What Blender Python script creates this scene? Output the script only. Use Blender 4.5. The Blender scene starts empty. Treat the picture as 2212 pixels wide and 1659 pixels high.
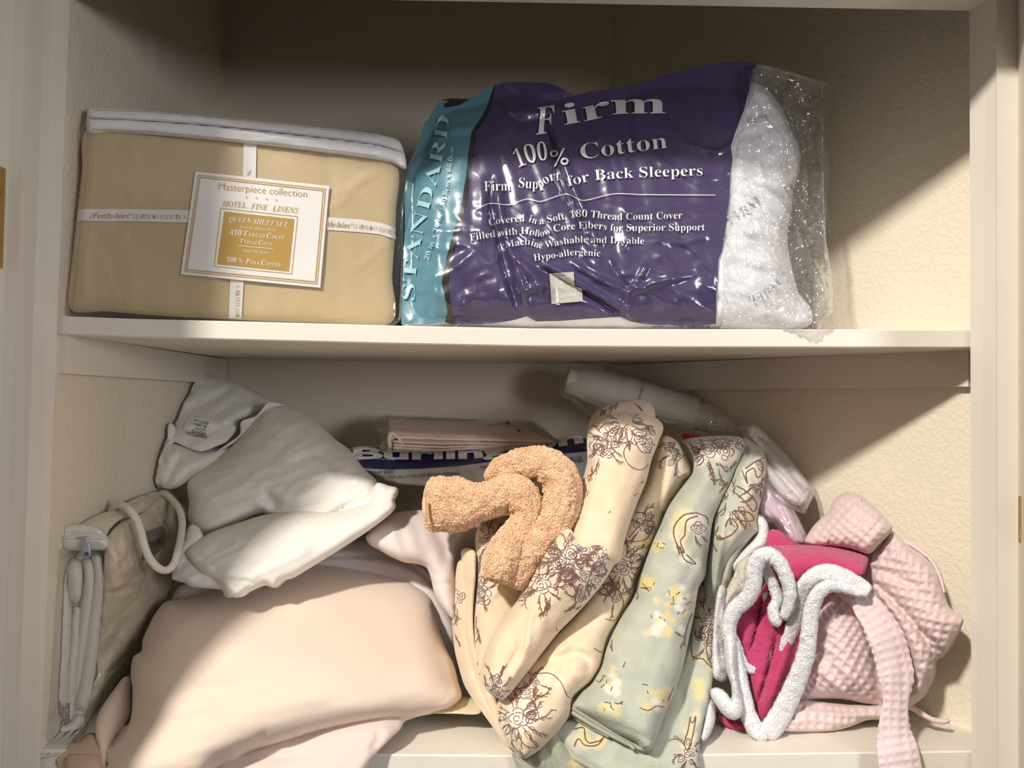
import bpy, bmesh, math, random
import numpy as np
from mathutils import Vector, Matrix
from mathutils.geometry import delaunay_2d_cdt
sc = bpy.context.scene
COL = sc.collection
PI = math.pi

# ------------------------------------------------------------------ camera, light, exposure
F = 1640.0
ZC = 1.35
CAMLOC = np.array([0.0, -0.86, ZC])
PITCH = math.radians(1.25)
ROLL = math.radians(0.95)
fwd = np.array([0, math.cos(PITCH), math.sin(PITCH)])
up0 = np.array([0, -math.sin(PITCH), math.cos(PITCH)])
rt0 = np.array([1.0, 0, 0])
rt = rt0 * math.cos(ROLL) + up0 * math.sin(ROLL)
up = up0 * math.cos(ROLL) - rt0 * math.sin(ROLL)
camd = bpy.data.cameras.new('camera')
camd.sensor_width = 36.0
camd.lens = F / 2212 * 36.0
camd.clip_start = 0.02
cam = bpy.data.objects.new('camera', camd)
COL.objects.link(cam)
cam.matrix_world = Matrix(((rt[0], up[0], -fwd[0], CAMLOC[0]), (rt[1], up[1], -fwd[1], CAMLOC[1]),
                           (rt[2], up[2], -fwd[2], CAMLOC[2]), (0, 0, 0, 1)))
sc.camera = cam

w = bpy.data.worlds.new('room_light')
sc.world = w
w.use_nodes = True
_t = w.node_tree
_tc0 = _t.nodes.new('ShaderNodeTexCoord')
_sx = _t.nodes.new('ShaderNodeSeparateXYZ')
_t.links.new(_tc0.outputs['Generated'], _sx.inputs[0])
_cr = _t.nodes.new('ShaderNodeValToRGB')     # dim floor and walls of the room below, bright ceiling above
_mr = _t.nodes.new('ShaderNodeMapRange')
_mr.inputs[1].default_value = -1.0
_t.links.new(_sx.outputs[2], _mr.inputs[0])
_t.links.new(_mr.outputs[0], _cr.inputs[0])
_cr.color_ramp.elements[0].position = 0.30
_cr.color_ramp.elements[0].color = (0.05, 0.042, 0.036, 1)
_cr.color_ramp.elements[1].position = 0.80
_cr.color_ramp.elements[1].color = (0.44, 0.41, 0.40, 1)
_e = _cr.color_ramp.elements.new(0.52)
_e.color = (0.15, 0.135, 0.12, 1)
_t.links.new(_cr.outputs[0], _t.nodes['Background'].inputs[0])
_t.nodes['Background'].inputs[1].default_value = 1.0

def area(name, loc, target, size, power, col):
    l = bpy.data.lights.new(name, 'AREA')
    l.shape = 'DISK'
    l.size = size
    l.energy = power
    l.color = col
    o = bpy.data.objects.new(name, l)
    COL.objects.link(o)
    o.location = loc
    o.rotation_euler = (Vector(target) - Vector(loc)).to_track_quat('-Z', 'Y').to_euler()
    return o

area('ceiling_lamp_warm', (-1.84, -2.8, ZC + 2.48), (0.1, 0.1, ZC - 0.1), 0.3, 198, (1.0, 0.94, 0.865))
area('side_window_light', (1.37, -1.75, ZC + 0.15), (-0.1, 0.2, ZC), 0.5, 15.5, (0.93, 0.93, 1.0))
sc.view_settings.view_transform = 'Standard'
sc.view_settings.look = 'None'
sc.view_settings.gamma = 1
sc.view_settings.use_curve_mapping = False
sc.view_settings.exposure = 0.0
sc.cycles.max_bounces = 5
sc.cycles.diffuse_bounces = 3
sc.cycles.glossy_bounces = 2
sc.cycles.transparent_max_bounces = 8
sc.cycles.adaptive_threshold = 0.05

# ------------------------------------------------------------------ maths helpers
def P(px, py, Y):
    """world point seen at photo position (px,py) that lies at depth Y"""
    px, py, Y = np.broadcast_arrays(np.asarray(px, float), np.asarray(py, float), np.asarray(Y, float))
    a = (px - 1106.0) / F
    b = (829.5 - py) / F
    d = a[..., None] * rt + b[..., None] * up + fwd
    return CAMLOC + d * ((Y - CAMLOC[1]) / d[..., 1])[..., None]

def q(pts, x0, y0, s):
    return [(x0 + p[0] / s, y0 + p[1] / s) + tuple(p[2:]) for p in pts]
def cA(*p): return q(p, 0, 0, 2.1833)
def cB(*p): return q(p, 840, 80, 2.1686)
def cC(*p): return q(p, 80, 760, 2.6976)
def cD(*p): return q(p, 700, 760, 2.765)
def cE(*p): return q(p, 1180, 760, 2.1434)
def cF(*p): return q(p, 0, 1100, 2.1269)
def cG(*p): return q(p, 940, 1100, 2.9671)
def cH(*p): return q(p, 1500, 1040, 2.6798)

def lin(c):
    c = np.asarray(c, float) / 255.0
    return np.where(c <= 0.04045, c / 12.92, ((c + 0.055) / 1.055) ** 2.4)
def L4(c):
    v = lin(c)
    return (float(v[0]), float(v[1]), float(v[2]), 1.0)

def spline(pts, closed=False, sp=6.0):
    """Catmull-Rom through pts (any number of columns), resampled about every sp units in the first two"""
    p = np.array(pts, float)
    n = len(p)
    out = []
    rng = range(n if closed else n - 1)
    for i in rng:
        if closed:
            a, b, c, d = p[(i - 1) % n], p[i], p[(i + 1) % n], p[(i + 2) % n]
        else:
            a, b, c, d = p[max(i - 1, 0)], p[i], p[i + 1], p[min(i + 2, n - 1)]
        L = np.hypot(*(c[:2] - b[:2]))
        k = max(1, int(round(L / sp)))
        # centripetal-like damping: limit tangents by chord length
        m1 = (c - a) / 2
        m2 = (d - b) / 2
        for m in (m1, m2):
            l = np.hypot(*m[:2])
            if l > L and l > 0:
                m *= L / l
        for j in range(k):
            t = j / k
            h00 = 2 * t ** 3 - 3 * t ** 2 + 1
            h10 = t ** 3 - 2 * t ** 2 + t
            h01 = -2 * t ** 3 + 3 * t ** 2
            h11 = t ** 3 - t ** 2
            out.append(h00 * b + h10 * m1 + h01 * c + h11 * m2)
    if not closed:
        out.append(p[-1])
    return np.array(out)

def resample(pts, sp, closed=True):
    """straight-sided resampling (keeps corners)"""
    p = np.array(pts, float)
    out = []
    n = len(p)
    for i in range(n if closed else n - 1):
        a, b = p[i], p[(i + 1) % n]
        k = max(1, int(round(np.hypot(*(b - a)[:2]) / sp)))
        for j in range(k):
            out.append(a + (b - a) * j / k)
    if not closed:
        out.append(p[-1])
    return np.array(out)

def inside(poly, x, y):
    r = np.zeros(x.shape, bool)
    n = len(poly)
    for i in range(n):
        x1, y1 = poly[i][:2]
        x2, y2 = poly[(i + 1) % n][:2]
        if y1 == y2:
            continue
        c = ((y1 > y) != (y2 > y)) & (x < (x2 - x1) * (y - y1) / (y2 - y1) + x1)
        r ^= c
    return r

def pdist(poly, x, y, closed=True, signed=False):
    best = np.full(x.shape, 1e9)
    sg = np.ones(x.shape)
    tt = np.zeros(x.shape)
    n = len(poly)
    m = n if closed else n - 1
    for i in range(m):
        x1, y1 = poly[i][:2]
        x2, y2 = poly[(i + 1) % n][:2]
        dx, dy = x2 - x1, y2 - y1
        l2 = dx * dx + dy * dy
        if l2 < 1e-9:
            continue
        t = np.clip(((x - x1) * dx + (y - y1) * dy) / l2, 0, 1)
        d = np.hypot(x - x1 - t * dx, y - y1 - t * dy)
        k = d < best
        best = np.where(k, d, best)
        if signed:
            s = dx * (y - y1) - dy * (x - x1)
            sg = np.where(k, np.sign(s) + (s == 0), sg)
            tt = np.where(k, (i + t) / m, tt)
    return (best, sg, tt) if signed else best

def _hash(ix, iy, seed):
    h = (ix.astype(np.int64) * 374761393 + iy.astype(np.int64) * 668265263 + seed * 1442695041) & 0xFFFFFFFF
    h = ((h ^ (h >> 13)) * 1274126177) & 0xFFFFFFFF
    return ((h ^ (h >> 16)) & 0xFFFF) / 65535.0

def noise(x, y, seed=0):
    x = np.asarray(x, float); y = np.asarray(y, float)
    ix, iy = np.floor(x), np.floor(y)
    fx, fy = x - ix, y - iy
    def g(i, j):
        a = _hash(ix + i, iy + j, seed) * 2 * PI
        return np.cos(a) * (fx - i) + np.sin(a) * (fy - j)
    u = fx ** 3 * (fx * (fx * 6 - 15) + 10)
    v = fy ** 3 * (fy * (fy * 6 - 15) + 10)
    return ((g(0, 0) * (1 - u) + g(1, 0) * u) * (1 - v) + (g(0, 1) * (1 - u) + g(1, 1) * u) * v) * 1.5

def fbm(x, y, seed=0, o=3):
    r = 0; a = 1.0
    for i in range(o):
        r = r + a * noise(x * 2 ** i, y * 2 ** i, seed + i * 17)
        a *= 0.5
    return r

def wrk(x, y, amp, ang, lg, st, seed=0, ridged=False, o=2):
    """long wrinkles along angle ang (degrees), lengths in photo pixels"""
    c, s = math.cos(math.radians(ang)), math.sin(math.radians(ang))
    a = (x * c + y * s) / lg
    b = (-x * s + y * c) / st
    a = a + 0.3 * noise(x / lg * 1.3, y / lg * 1.3, seed + 5)
    n = fbm(a, b + 0.4 * noise(x / lg, y / lg, seed + 9), seed, o)
    if ridged:
        n = 1 - np.abs(n) * 2.2
        n = np.clip(n, 0, 1) ** 2
    return amp * n

class TPS:
    def __init__(self, ctrl):
        c = np.array(ctrl, float)
        self.c = c[:, :2] / 500
        n = len(c)
        if n == 1:
            self.w = None
            self.k = c[0, 2]
            return
        A = np.zeros((n + 3, n + 3))
        A[:n, :n] = self.phi(self.c, self.c) + np.eye(n) * 1e-4
        A[:n, n] = 1
        A[:n, n + 1:] = self.c
        A[n:, :n] = A[:n, n:].T
        self.w = np.linalg.lstsq(A, np.concatenate([c[:, 2], [0, 0, 0]]), rcond=None)[0]
    def phi(self, a, b):
        r = np.hypot(a[:, None, 0] - b[None, :, 0], a[:, None, 1] - b[None, :, 1])
        return r * r * np.log(r + 1e-9)
    def __call__(self, x, y):
        sh = np.shape(x)
        if self.w is None:
            return np.full(sh, self.k)
        p = np.stack([np.ravel(x), np.ravel(y)], 1) / 500
        n = len(self.c)
        r = self.phi(p, self.c) @ self.w[:n] + self.w[n] + p @ self.w[n + 1:]
        return r.reshape(sh)

class Surf:
    """a soft body: silhouette outline + depth field + inflation + creases; Y(x,y) is its front surface"""
    def __init__(s, outline, ctrl, T=0.02, L=25.0, cr=(), fn=None, sharp=False, sp=6.0, dome=0.5):
        s.out = resample(outline, sp) if sharp else spline(outline, True, sp)
        s.base = TPS(ctrl)
        s.T, s.L, s.cr, s.fn, s.dome = T, L, cr, fn, dome
        o = s.out
        s.lo, s.hi = o.min(0) - 2, o.max(0) + 2
        g = max(3.0, max(s.hi - s.lo) / 110.0)
        s.g = g
        nx, ny = (np.ceil((s.hi - s.lo) / g) + 2).astype(int)
        X, Y = np.meshgrid(s.lo[0] + np.arange(nx) * g, s.lo[1] + np.arange(ny) * g)
        m = inside(o, X, Y)
        d = pdist(o, X, Y)
        near = m & (d < 1.5 * g)
        ex = 1 - np.exp(-d / L)
        u = np.where(m, ex, 0.0)
        k = (g / L) ** 2
        free = m & ~near
        for it in range(500):
            v = np.zeros_like(u)
            v[1:-1, 1:-1] = (u[:-2, 1:-1] + u[2:, 1:-1] + u[1:-1, :-2] + u[1:-1, 2:] + k) / (4 + k)
            u = np.where(free, v, np.where(near, ex, 0.0))
        s.u = u
        s.near = m & (d < 4.0 * g) | ~m
    def U(s, x, y):
        fx = np.clip((x - s.lo[0]) / s.g, 0, s.u.shape[1] - 1.001)
        fy = np.clip((y - s.lo[1]) / s.g, 0, s.u.shape[0] - 1.001)
        ix, iy = fx.astype(int), fy.astype(int)
        tx, ty = fx - ix, fy - iy
        u = s.u
        ug = (u[iy, ix] * (1 - tx) + u[iy, ix + 1] * tx) * (1 - ty) + (u[iy + 1, ix] * (1 - tx) + u[iy + 1, ix + 1] * tx) * ty
        r = np.array(np.maximum(ug, 0), float)
        nr = np.asarray(s.near[iy, ix])
        inb = (x > s.lo[0]) & (x < s.hi[0]) & (y > s.lo[1]) & (y < s.hi[1])
        r = np.where(inb, r, 0.0)
        k = np.where((nr & inb).ravel())[0]
        if len(k):
            xs, ys = np.ravel(x)[k], np.ravel(y)[k]
            ins = inside(s.out, xs, ys)
            d = pdist(s.out, xs, ys)
            ex = 1 - np.exp(-d / s.L)
            t = np.clip((d - 1.0 * s.g) / (1.5 * s.g), 0, 1)
            rr = r.ravel().copy()
            rr[k] = np.where(ins, ex * (1 - t) + rr[k] * t, 0.0)
            r = rr.reshape(np.shape(r))
        return r
    def H(s, x, y, u=None):
        x = np.atleast_1d(np.asarray(x, float)); y = np.atleast_1d(np.asarray(y, float))
        if u is None:
            u = s.U(x, y)
        h = s.T * np.power(np.maximum(u, 0), s.dome)
        e = np.clip(u * 2.5, 0, 1)
        for c in s.cr:
            pts, amp, wd = c[0], c[1], c[2]
            mode = c[3] if len(c) > 3 else 'r'
            sp_ = spline(pts, False, 12) if len(pts) > 2 else np.array(pts, float)
            R_ = 3.2 * wd if mode == 'r' else 4.5 * wd
            kk = (x > sp_[:, 0].min() - R_) & (x < sp_[:, 0].max() + R_) & (y > sp_[:, 1].min() - R_) & (y < sp_[:, 1].max() + R_)
            if not kk.any(): continue
            d = np.full(x.shape, 1e9); sg = np.ones(x.shape); tt = np.zeros(x.shape)
            d[kk], sg[kk], tt[kk] = pdist(sp_, x[kk], y[kk], False, True)
            tp = np.clip(np.minimum(tt, 1 - tt) * 5, 0, 1)
            if mode == 'r':
                h = h + amp * np.exp(-(d / wd) ** 2) * e * (0.25 + 0.75 * tp)
            else:   # step: the side to the right of the stroke (y down) is lifted
                up_ = np.where(sg > 0, np.exp(-d / wd), -0.5 * np.exp(-d / (wd * 0.35)))
                h = h + amp * up_ * e * tp
        if s.fn is not None:
            h = h + s.fn(x, y) * e
        return h
    def Y(s, x, y):
        x = np.asarray(x, float); y = np.asarray(y, float)
        return s.base(x, y) - s.H(x, y)

# ------------------------------------------------------------------ mesh accumulator
CLAMP = []
def clampv(v):
    """nothing sinks into the shelf boards or walls: CLAMP holds (kind, ...) limits"""
    v = v.copy()
    for c in CLAMP:
        if c[0] == 'shelf':
            _, zt, th = c
            k = (v[:, 1] > -0.001) & (v[:, 2] < zt) & (v[:, 2] > zt - th)
            f_ = k & (v[:, 1] < 0.05) & (v[:, 2] < zt - 0.006)
            v[f_, 1] = -0.002 - 0.05 * (0.05 - v[f_, 1])
            k = k & ~f_
            v[k, 2] = zt + 0.02 * (zt - v[k, 2])
        else:
            _, p, n = c
            d = (v - p) @ n
            k = d < 0.0015
            v[k] += (0.0015 - d[k])[:, None] * n
    return v
class Mesh:
    def __init__(s):
        s.v, s.f, s.c, s.n = [], [], [], 0
    def add(s, v, f, c=None):
        v = np.asarray(v, float)
        s.v.append(v)
        s.f += [tuple(int(i) + s.n for i in t) for t in f]
        if c is None:
            c = np.ones((len(v), 3))
        s.c.append(np.broadcast_to(np.asarray(c, float), (len(v), 3)))
        s.n += len(v)
    def obj(s, name, mat, parent=None, base=None, smooth=True, recalc=True):
        me = bpy.data.meshes.new(name)
        v = np.concatenate(s.v)
        if CLAMP: v = clampv(v)
        if base is None:
            if parent is not None:
                base = np.zeros(3)
                p = parent
                while p is not None:
                    base = base + np.array(p.location)
                    p = p.parent
            else:
                base = np.array([v[:, 0].mean(), v[:, 1].mean(), v[:, 2].min()])
        v = v - base
        me.from_pydata(v.tolist(), [], s.f)
        me.update()
        at = me.color_attributes.new('Col', 'FLOAT_COLOR', 'POINT')
        c = np.concatenate(s.c)
        at.data.foreach_set('color', np.concatenate([c, np.ones((len(c), 1))], 1).astype(np.float32).ravel())
        if recalc:
            bm = bmesh.new()
            bm.from_mesh(me)
            bmesh.ops.recalc_face_normals(bm, faces=bm.faces)
            bm.to_mesh(me)
            bm.free()
        me.polygons.foreach_set('use_smooth', [smooth] * len(me.polygons))
        me.materials.append(mat)
        o = bpy.data.objects.new(name, me)
        COL.objects.link(o)
        if parent is not None:
            o.parent = parent
        else:
            o.location = base
        return o

def tri(outline, step, extra=(), extra_edges=()):
    """triangulate the inside of outline with a hex grid; returns points, faces, number of boundary points"""
    o = np.asarray(outline)[:, :2]
    n = len(o)
    lo, hi = o.min(0), o.max(0)
    ys = np.arange(lo[1], hi[1] + step, step * 0.87)
    pts = []
    for j, y in enumerate(ys):
        xs = np.arange(lo[0] + (j % 2) * step * 0.5, hi[0] + step, step)
        pts.append(np.stack([xs, np.full_like(xs, y)], 1))
    pts = np.concatenate(pts)
    pts = pts[inside(o, pts[:, 0], pts[:, 1])]
    pts = pts[pdist(o, pts[:, 0], pts[:, 1]) > step * 0.9]
    rings = []
    a = np.roll(o, 1, 0); b = np.roll(o, -1, 0)
    t = b - a
    t = t / (np.hypot(t[:, 0], t[:, 1])[:, None] + 1e-9)
    area2 = np.sum(o[:, 0] * np.roll(o[:, 1], -1) - np.roll(o[:, 0], -1) * o[:, 1])
    nrm = np.stack([-t[:, 1], t[:, 0]], 1) * (1 if area2 > 0 else -1)
    for k in (0.8, 2.4):
        if k < step * 0.75:
            r = o + nrm * k
            dd = pdist(o, r[:, 0], r[:, 1])
            rings.append(r[(dd > k * 0.85) & inside(o, r[:, 0], r[:, 1])])
    allp = [o] + rings + [pts]
    if len(extra):
        allp.append(np.asarray(extra))
    allp = np.concatenate(allp)
    vs = [Vector((float(x), float(y))) for x, y in allp]
    ov, oe, of, m1, m2, m3 = delaunay_2d_cdt(vs, [(i, (i + 1) % n) for i in range(n)], [], 1, 0.02)
    v = np.array([[p.x, p.y] for p in ov])
    f = [tuple(t) for t in of]
    cx = np.array([v[list(t)].mean(0) for t in f])
    ok = inside(o, cx[:, 0], cx[:, 1])
    f = [t for t, k in zip(f, ok) if k]
    used = sorted({i for t in f for i in t})
    mp = {i: k for k, i in enumerate(used)}
    v = v[used]
    f = [tuple(mp[i] for i in t) for t in f]
    return v, f

def patch(M, S, step=7, bk=0.02, col=None, taper=True):
    """closed soft body: detailed front, coarser back sharing the outline"""
    def half(st, bk_):
        v, f = tri(S.out, st)
        x, y = v[:, 0], v[:, 1]
        u = S.U(x, y)
        d = pdist(S.out, x, y)
        bound = d < 0.3
        u = np.where(bound, 0, u)
        b = S.base(x, y)
        return v, f, x, y, u, b, bound
    v, f, x, y, u, b, bound = half(step, 0)
    C = col(x, y) if col is not None else None
    M.add(P(x, y, b - S.H(x, y, u)), f, C)
    n0 = M.n - len(v)
    key = {}
    for i in np.where(bound)[0]:
        key[(round(x[i], 2), round(y[i], 2))] = n0 + i
    v, f, x, y, u, b, bound = half(max(step, 11), 0)
    back = b + bk * np.power(np.maximum(u, 0), 0.35)
    c0 = S.out.mean(0)
    r = (0.86 + b) / (0.86 + back) if taper else 1.0
    bx, by = c0[0] + (x - c0[0]) * r, c0[1] + (y - c0[1]) * r
    mp = {}
    new = []
    for i in range(len(v)):
        k = key.get((round(x[i], 2), round(y[i], 2))) if bound[i] else None
        if k is None:
            k = M.n + len(new)
            new.append(i)
        mp[i] = k
    W = P(bx, by, back)[new]
    Cb = col(x, y)[new] if col is not None else np.ones((len(new), 3))
    M.v.append(W); M.c.append(np.broadcast_to(Cb, (len(new), 3))); M.n += len(new)
    M.f += [tuple(mp[i] for i in reversed(t)) for t in f]

def sheet(M, host, outline, off=0.001, step=7, col=None, sharp=True, sp=6.0, fn=None, th=0.0):
    """thin printed film or paper lying on the surface host"""
    o = resample(outline, sp) if sharp else spline(outline, True, sp)
    v, f = tri(o, step)
    Y = host.Y(v[:, 0], v[:, 1]) - off
    if fn is not None:
        Y = Y - fn(v[:, 0], v[:, 1])
    C = col(v[:, 0], v[:, 1]) if col is not None else None
    if th:
        d = pdist(o, v[:, 0], v[:, 1])
        bound = d < 0.05
        n = len(v)
        idx = np.arange(n)
        V = np.concatenate([P(v[:, 0], v[:, 1], Y), P(v[:, 0], v[:, 1], Y + th)])
        F2 = list(f) + [tuple(i + n for i in reversed(t)) for t in f]
        M.add(V, F2, None if C is None else np.concatenate([C, C]))
    else:
        M.add(P(v[:, 0], v[:, 1], Y), f, C)

def loft(M, st, n=18, sp=5.0, e=2.0, cap=1.0, disp=None, col=None, host=None, flat=1.0, seedcap=0):
    """soft strip: stations (px, py, halfwidth px, Y, thickness m)"""
    s = spline(st, False, sp)
    if host is not None:
        s[:, 3] = host.Y(s[:, 0], s[:, 1]) - s[:, 4] * flat
    t = np.gradient(s[:, :2], axis=0)
    t /= np.hypot(t[:, 0], t[:, 1])[:, None] + 1e-9
    nr = np.stack([-t[:, 1], t[:, 0]], 1)
    seg = np.r_[0, np.cumsum(np.hypot(*np.diff(s[:, :2], axis=0).T))]
    tot = seg[-1]
    hw = s[:, 2].copy()
    T = s[:, 4].copy()
    if cap > 0:
        R = np.minimum(hw * cap, tot * 0.45)
        for dd in (seg, tot - seg):
            k = np.clip(dd / np.maximum(R, 1e-6), 0, 1)
            fct = np.sqrt(np.maximum(1 - (1 - k) ** 2, 0))
            hw = hw * np.maximum(fct, 0.04)
            T = T * np.maximum(fct, 0.04)
    th = np.arange(n) / n * 2 * PI
    ca, sa = np.cos(th), np.sin(th)
    ac = np.sign(ca) * np.abs(ca) ** (2 / e)
    asn = np.sign(sa) * np.abs(sa) ** (2 / e)
    A = hw[:, None] * ac[None]
    D = T[:, None] * asn[None]
    if disp is not None:
        dm = disp(seg[:, None] + 0 * A, A, th[None] + 0 * A)
        A = A + dm * ac[None] * 1900
        D = D + dm * asn[None]
    X = s[:, 0][:, None] + nr[:, 0][:, None] * A
    Yp = s[:, 1][:, None] + nr[:, 1][:, None] * A
    Z = s[:, 3][:, None] - D
    V = P(X, Yp, Z).reshape(-1, 3)
    m = len(s)
    f = []
    for i in range(m - 1):
        for j in range(n):
            a, b = i * n + j, i * n + (j + 1) % n
            f.append((a, b, b + n, a + n))
    f.append(tuple(range(n - 1, -1, -1)))
    f.append(tuple(range((m - 1) * n, m * n)))
    C = None
    if col is not None:
        C = col(seg[:, None] + 0 * A, A, X, Yp).reshape(-1, 3)
    M.add(V, f, C)

def tufts(M, n_per_m2, size, kind='loop', seed=1, jit=0.35, colk=(0.9, 1.1), front=True):
    """cover what M holds with yarn loops ('loop': round nubs, 'spike': fine upright pile)"""
    V = np.concatenate(M.v); C = np.concatenate(M.c)
    tr = []
    for f in M.f:
        for i in range(1, len(f) - 1): tr.append((f[0], f[i], f[i + 1]))
    tr = np.array(tr)
    a, b, c = V[tr[:, 0]], V[tr[:, 1]], V[tr[:, 2]]
    cr = np.cross(b - a, c - a)
    if np.sum(np.einsum('ij,ij->i', a - V.mean(0), np.cross(b - V.mean(0), c - V.mean(0)))) < 0: cr = -cr
    ar = np.linalg.norm(cr, axis=1) / 2
    nn = cr / (2 * ar[:, None] + 1e-15)
    if front:
        view = (CAMLOC - a); view /= np.linalg.norm(view, axis=1)[:, None]
        ar = np.where(np.einsum('ij,ij->i', nn, view) > -0.35, ar, 0)
    R = np.random.RandomState(seed)
    N = int(ar.sum() * n_per_m2)
    i = R.choice(len(tr), N, p=ar / ar.sum())
    u, v_ = R.rand(N), R.rand(N)
    k = u + v_ > 1
    u[k], v_[k] = 1 - u[k], 1 - v_[k]
    p = a[i] + (b - a)[i] * u[:, None] + (c - a)[i] * v_[:, None]
    col = C[tr[i, 0]] * R.uniform(colk[0], colk[1], (N, 1))
    n = nn[i] + R.normal(0, jit, (N, 3)); n /= np.linalg.norm(n, axis=1)[:, None]
    t = np.cross(n, R.normal(0, 1, (N, 3))); t /= np.linalg.norm(t, axis=1)[:, None] + 1e-9
    w_ = np.cross(n, t)
    s_ = size * R.uniform(0.7, 1.35, N)[:, None]
    if kind == 'loop':
        q_ = [p + n * s_ * 0.9, p + t * s_ * 1.25 + n * s_ * 0.2, p + w_ * s_ * 0.7 + n * s_ * 0.25, p - t * s_ * 1.25 + n * s_ * 0.2, p - w_ * s_ * 0.7 + n * s_ * 0.25, p - n * s_ * 0.3]
        F_ = [(0, 1, 2), (0, 2, 3), (0, 3, 4), (0, 4, 1), (5, 2, 1), (5, 3, 2), (5, 4, 3), (5, 1, 4)]
    else:
        q_ = [p + n * s_ * 1.6 + t * s_ * 0.4, p + t * s_ * 0.3, p - t * s_ * 0.15 + w_ * s_ * 0.26, p - t * s_ * 0.15 - w_ * s_ * 0.26]
        F_ = [(0, 1, 2), (0, 2, 3), (0, 3, 1)]
    m = len(q_)
    VV = np.stack(q_, 1).reshape(-1, 3)
    FF = (np.array(F_)[None] + (np.arange(N) * m)[:, None, None]).reshape(-1, 3)
    M.add(VV, FF.tolist(), np.repeat(col, m, 0))

def tube(M, pts, r, n=8, smooth=True, sp=0.006):
    """round tube through world points, radius r (m)"""
    p = np.array(pts, float)
    if smooth and len(p) > 2:
        out = []
        for i in range(len(p) - 1):
            a, b, c, d = p[max(i - 1, 0)], p[i], p[i + 1], p[min(i + 2, len(p) - 1)]
            k = max(2, int(np.linalg.norm(c - b) / sp))
            for j in range(k):
                t = j / k
                out.append(0.5 * ((2 * b) + (-a + c) * t + (2 * a - 5 * b + 4 * c - d) * t * t + (-a + 3 * b - 3 * c + d) * t ** 3))
        out.append(p[-1])
        p = np.array(out)
    t = np.gradient(p, axis=0)
    t /= np.linalg.norm(t, axis=1)[:, None] + 1e-12
    ref = np.array([0.0, 1.0, 0.0])
    if abs(t[0] @ ref) > 0.9:
        ref = np.array([0, 0, 1.0])
    V = []
    th = np.arange(n) / n * 2 * PI
    a = ref - t[0] * (ref @ t[0]); a /= np.linalg.norm(a)
    for i in range(len(p)):
        a = a - t[i] * (a @ t[i]); a /= np.linalg.norm(a) + 1e-12
        b = np.cross(t[i], a)
        rr = r[i] if hasattr(r, '__len__') else r
        V.append(p[i] + rr * (np.cos(th)[:, None] * a + np.sin(th)[:, None] * b))
    V = np.concatenate(V)
    f = []
    for i in range(len(p) - 1):
        for j in range(n):
            a_, b_ = i * n + j, i * n + (j + 1) % n
            f.append((a_, b_, b_ + n, a_ + n))
    f.append(tuple(range(n - 1, -1, -1)))
    f.append(tuple(range((len(p) - 1) * n, len(p) * n)))
    M.add(V, f)

def prism(M, corners, c2):
    """8-corner box from two matching quads"""
    M.add(np.array(list(corners) + list(c2)), [(0, 1, 2, 3), (7, 6, 5, 4), (0, 4, 5, 1), (1, 5, 6, 2), (2, 6, 7, 3), (3, 7, 4, 0)])

def box(M, x0, x1, y0, y1, z0, z1):
    prism(M, [(x0, y0, z0), (x1, y0, z0), (x1, y0, z1), (x0, y0, z1)], [(x0, y1, z0), (x1, y1, z0), (x1, y1, z1), (x0, y1, z1)])

# ------------------------------------------------------------------ lettering
def _alpha(s, A, a, d):
    o = ''
    for c in s:
        if 'A' <= c <= 'Z': o += chr(A + ord(c) - 65)
        elif 'a' <= c <= 'z': o += '\u210e' if (a == 0x1d44e and c == 'h') else chr(a + ord(c) - 97)
        elif '0' <= c <= '9' and d: o += chr(d + ord(c) - 48)
        else: o += c
    return o
STY = {'sans': None, 'serif': (0x1d400, 0x1d41a, 0x1d7ce), 'ital': (0x1d434, 0x1d44e, 0), 'bital': (0x1d468, 0x1d482, 0x1d7ce),
       'script': (0x1d4d0, 0x1d4ea, 0)}
_tc = {}
def glyphs(s, style, thin, sub):
    key = (s, style, thin, sub)
    if key in _tc: return _tc[key]
    c = bpy.data.curves.new('t', 'FONT')
    c.body = _alpha(s, *STY[style]) if STY[style] else s
    c.resolution_u = 3
    c.offset = thin
    o = bpy.data.objects.new('t', c)
    me = bpy.data.meshes.new_from_object(o)
    bpy.data.objects.remove(o)
    bpy.data.curves.remove(c)
    bm = bmesh.new()
    bm.from_mesh(me)
    bmesh.ops.triangulate(bm, faces=bm.faces[:])
    for k in range(4):
        es = [e for e in bm.edges if e.calc_length() > sub]
        if not es: break
        bmesh.ops.subdivide_edges(bm, edges=es, cuts=1)
        bmesh.ops.triangulate(bm, faces=bm.faces[:])
    v = np.array([[p.co.x, p.co.y] for p in bm.verts])
    f = [tuple(x.index for x in t.verts) for t in bm.faces]
    bm.free()
    bpy.data.meshes.remove(me)
    _tc[key] = (v, f)
    return v, f

def write(M, host, s, base, cap, style='serif', thin=0.0, off=0.0016, sub=0.12, fit=True, warp=None):
    """lettering along the photo-space baseline, capital height cap (px), lying on host"""
    v, f = glyphs(s, style, thin, sub)
    if not len(v): return
    b = spline(base, False, 3.0) if len(base) > 2 else resample(base, 3.0, False)
    seg = np.r_[0, np.cumsum(np.hypot(*np.diff(b, axis=0).T))]
    x0, x1 = v[:, 0].min(), v[:, 0].max()
    k = seg[-1] / (x1 - x0) if fit else cap / 0.70
    a = (v[:, 0] - x0) * k
    h = v[:, 1] * cap / 0.70
    t = np.gradient(b, axis=0)
    t /= np.hypot(t[:, 0], t[:, 1])[:, None]
    bx, by = np.interp(a, seg, b[:, 0]), np.interp(a, seg, b[:, 1])
    tx, ty = np.interp(a, seg, t[:, 0]), np.interp(a, seg, t[:, 1])
    x = bx + ty * h
    y = by - tx * h
    if warp is not None:
        x, y = warp(x, y)
    Y = host.Y(x, y) - off
    M.add(P(x, y, Y), f)

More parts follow.
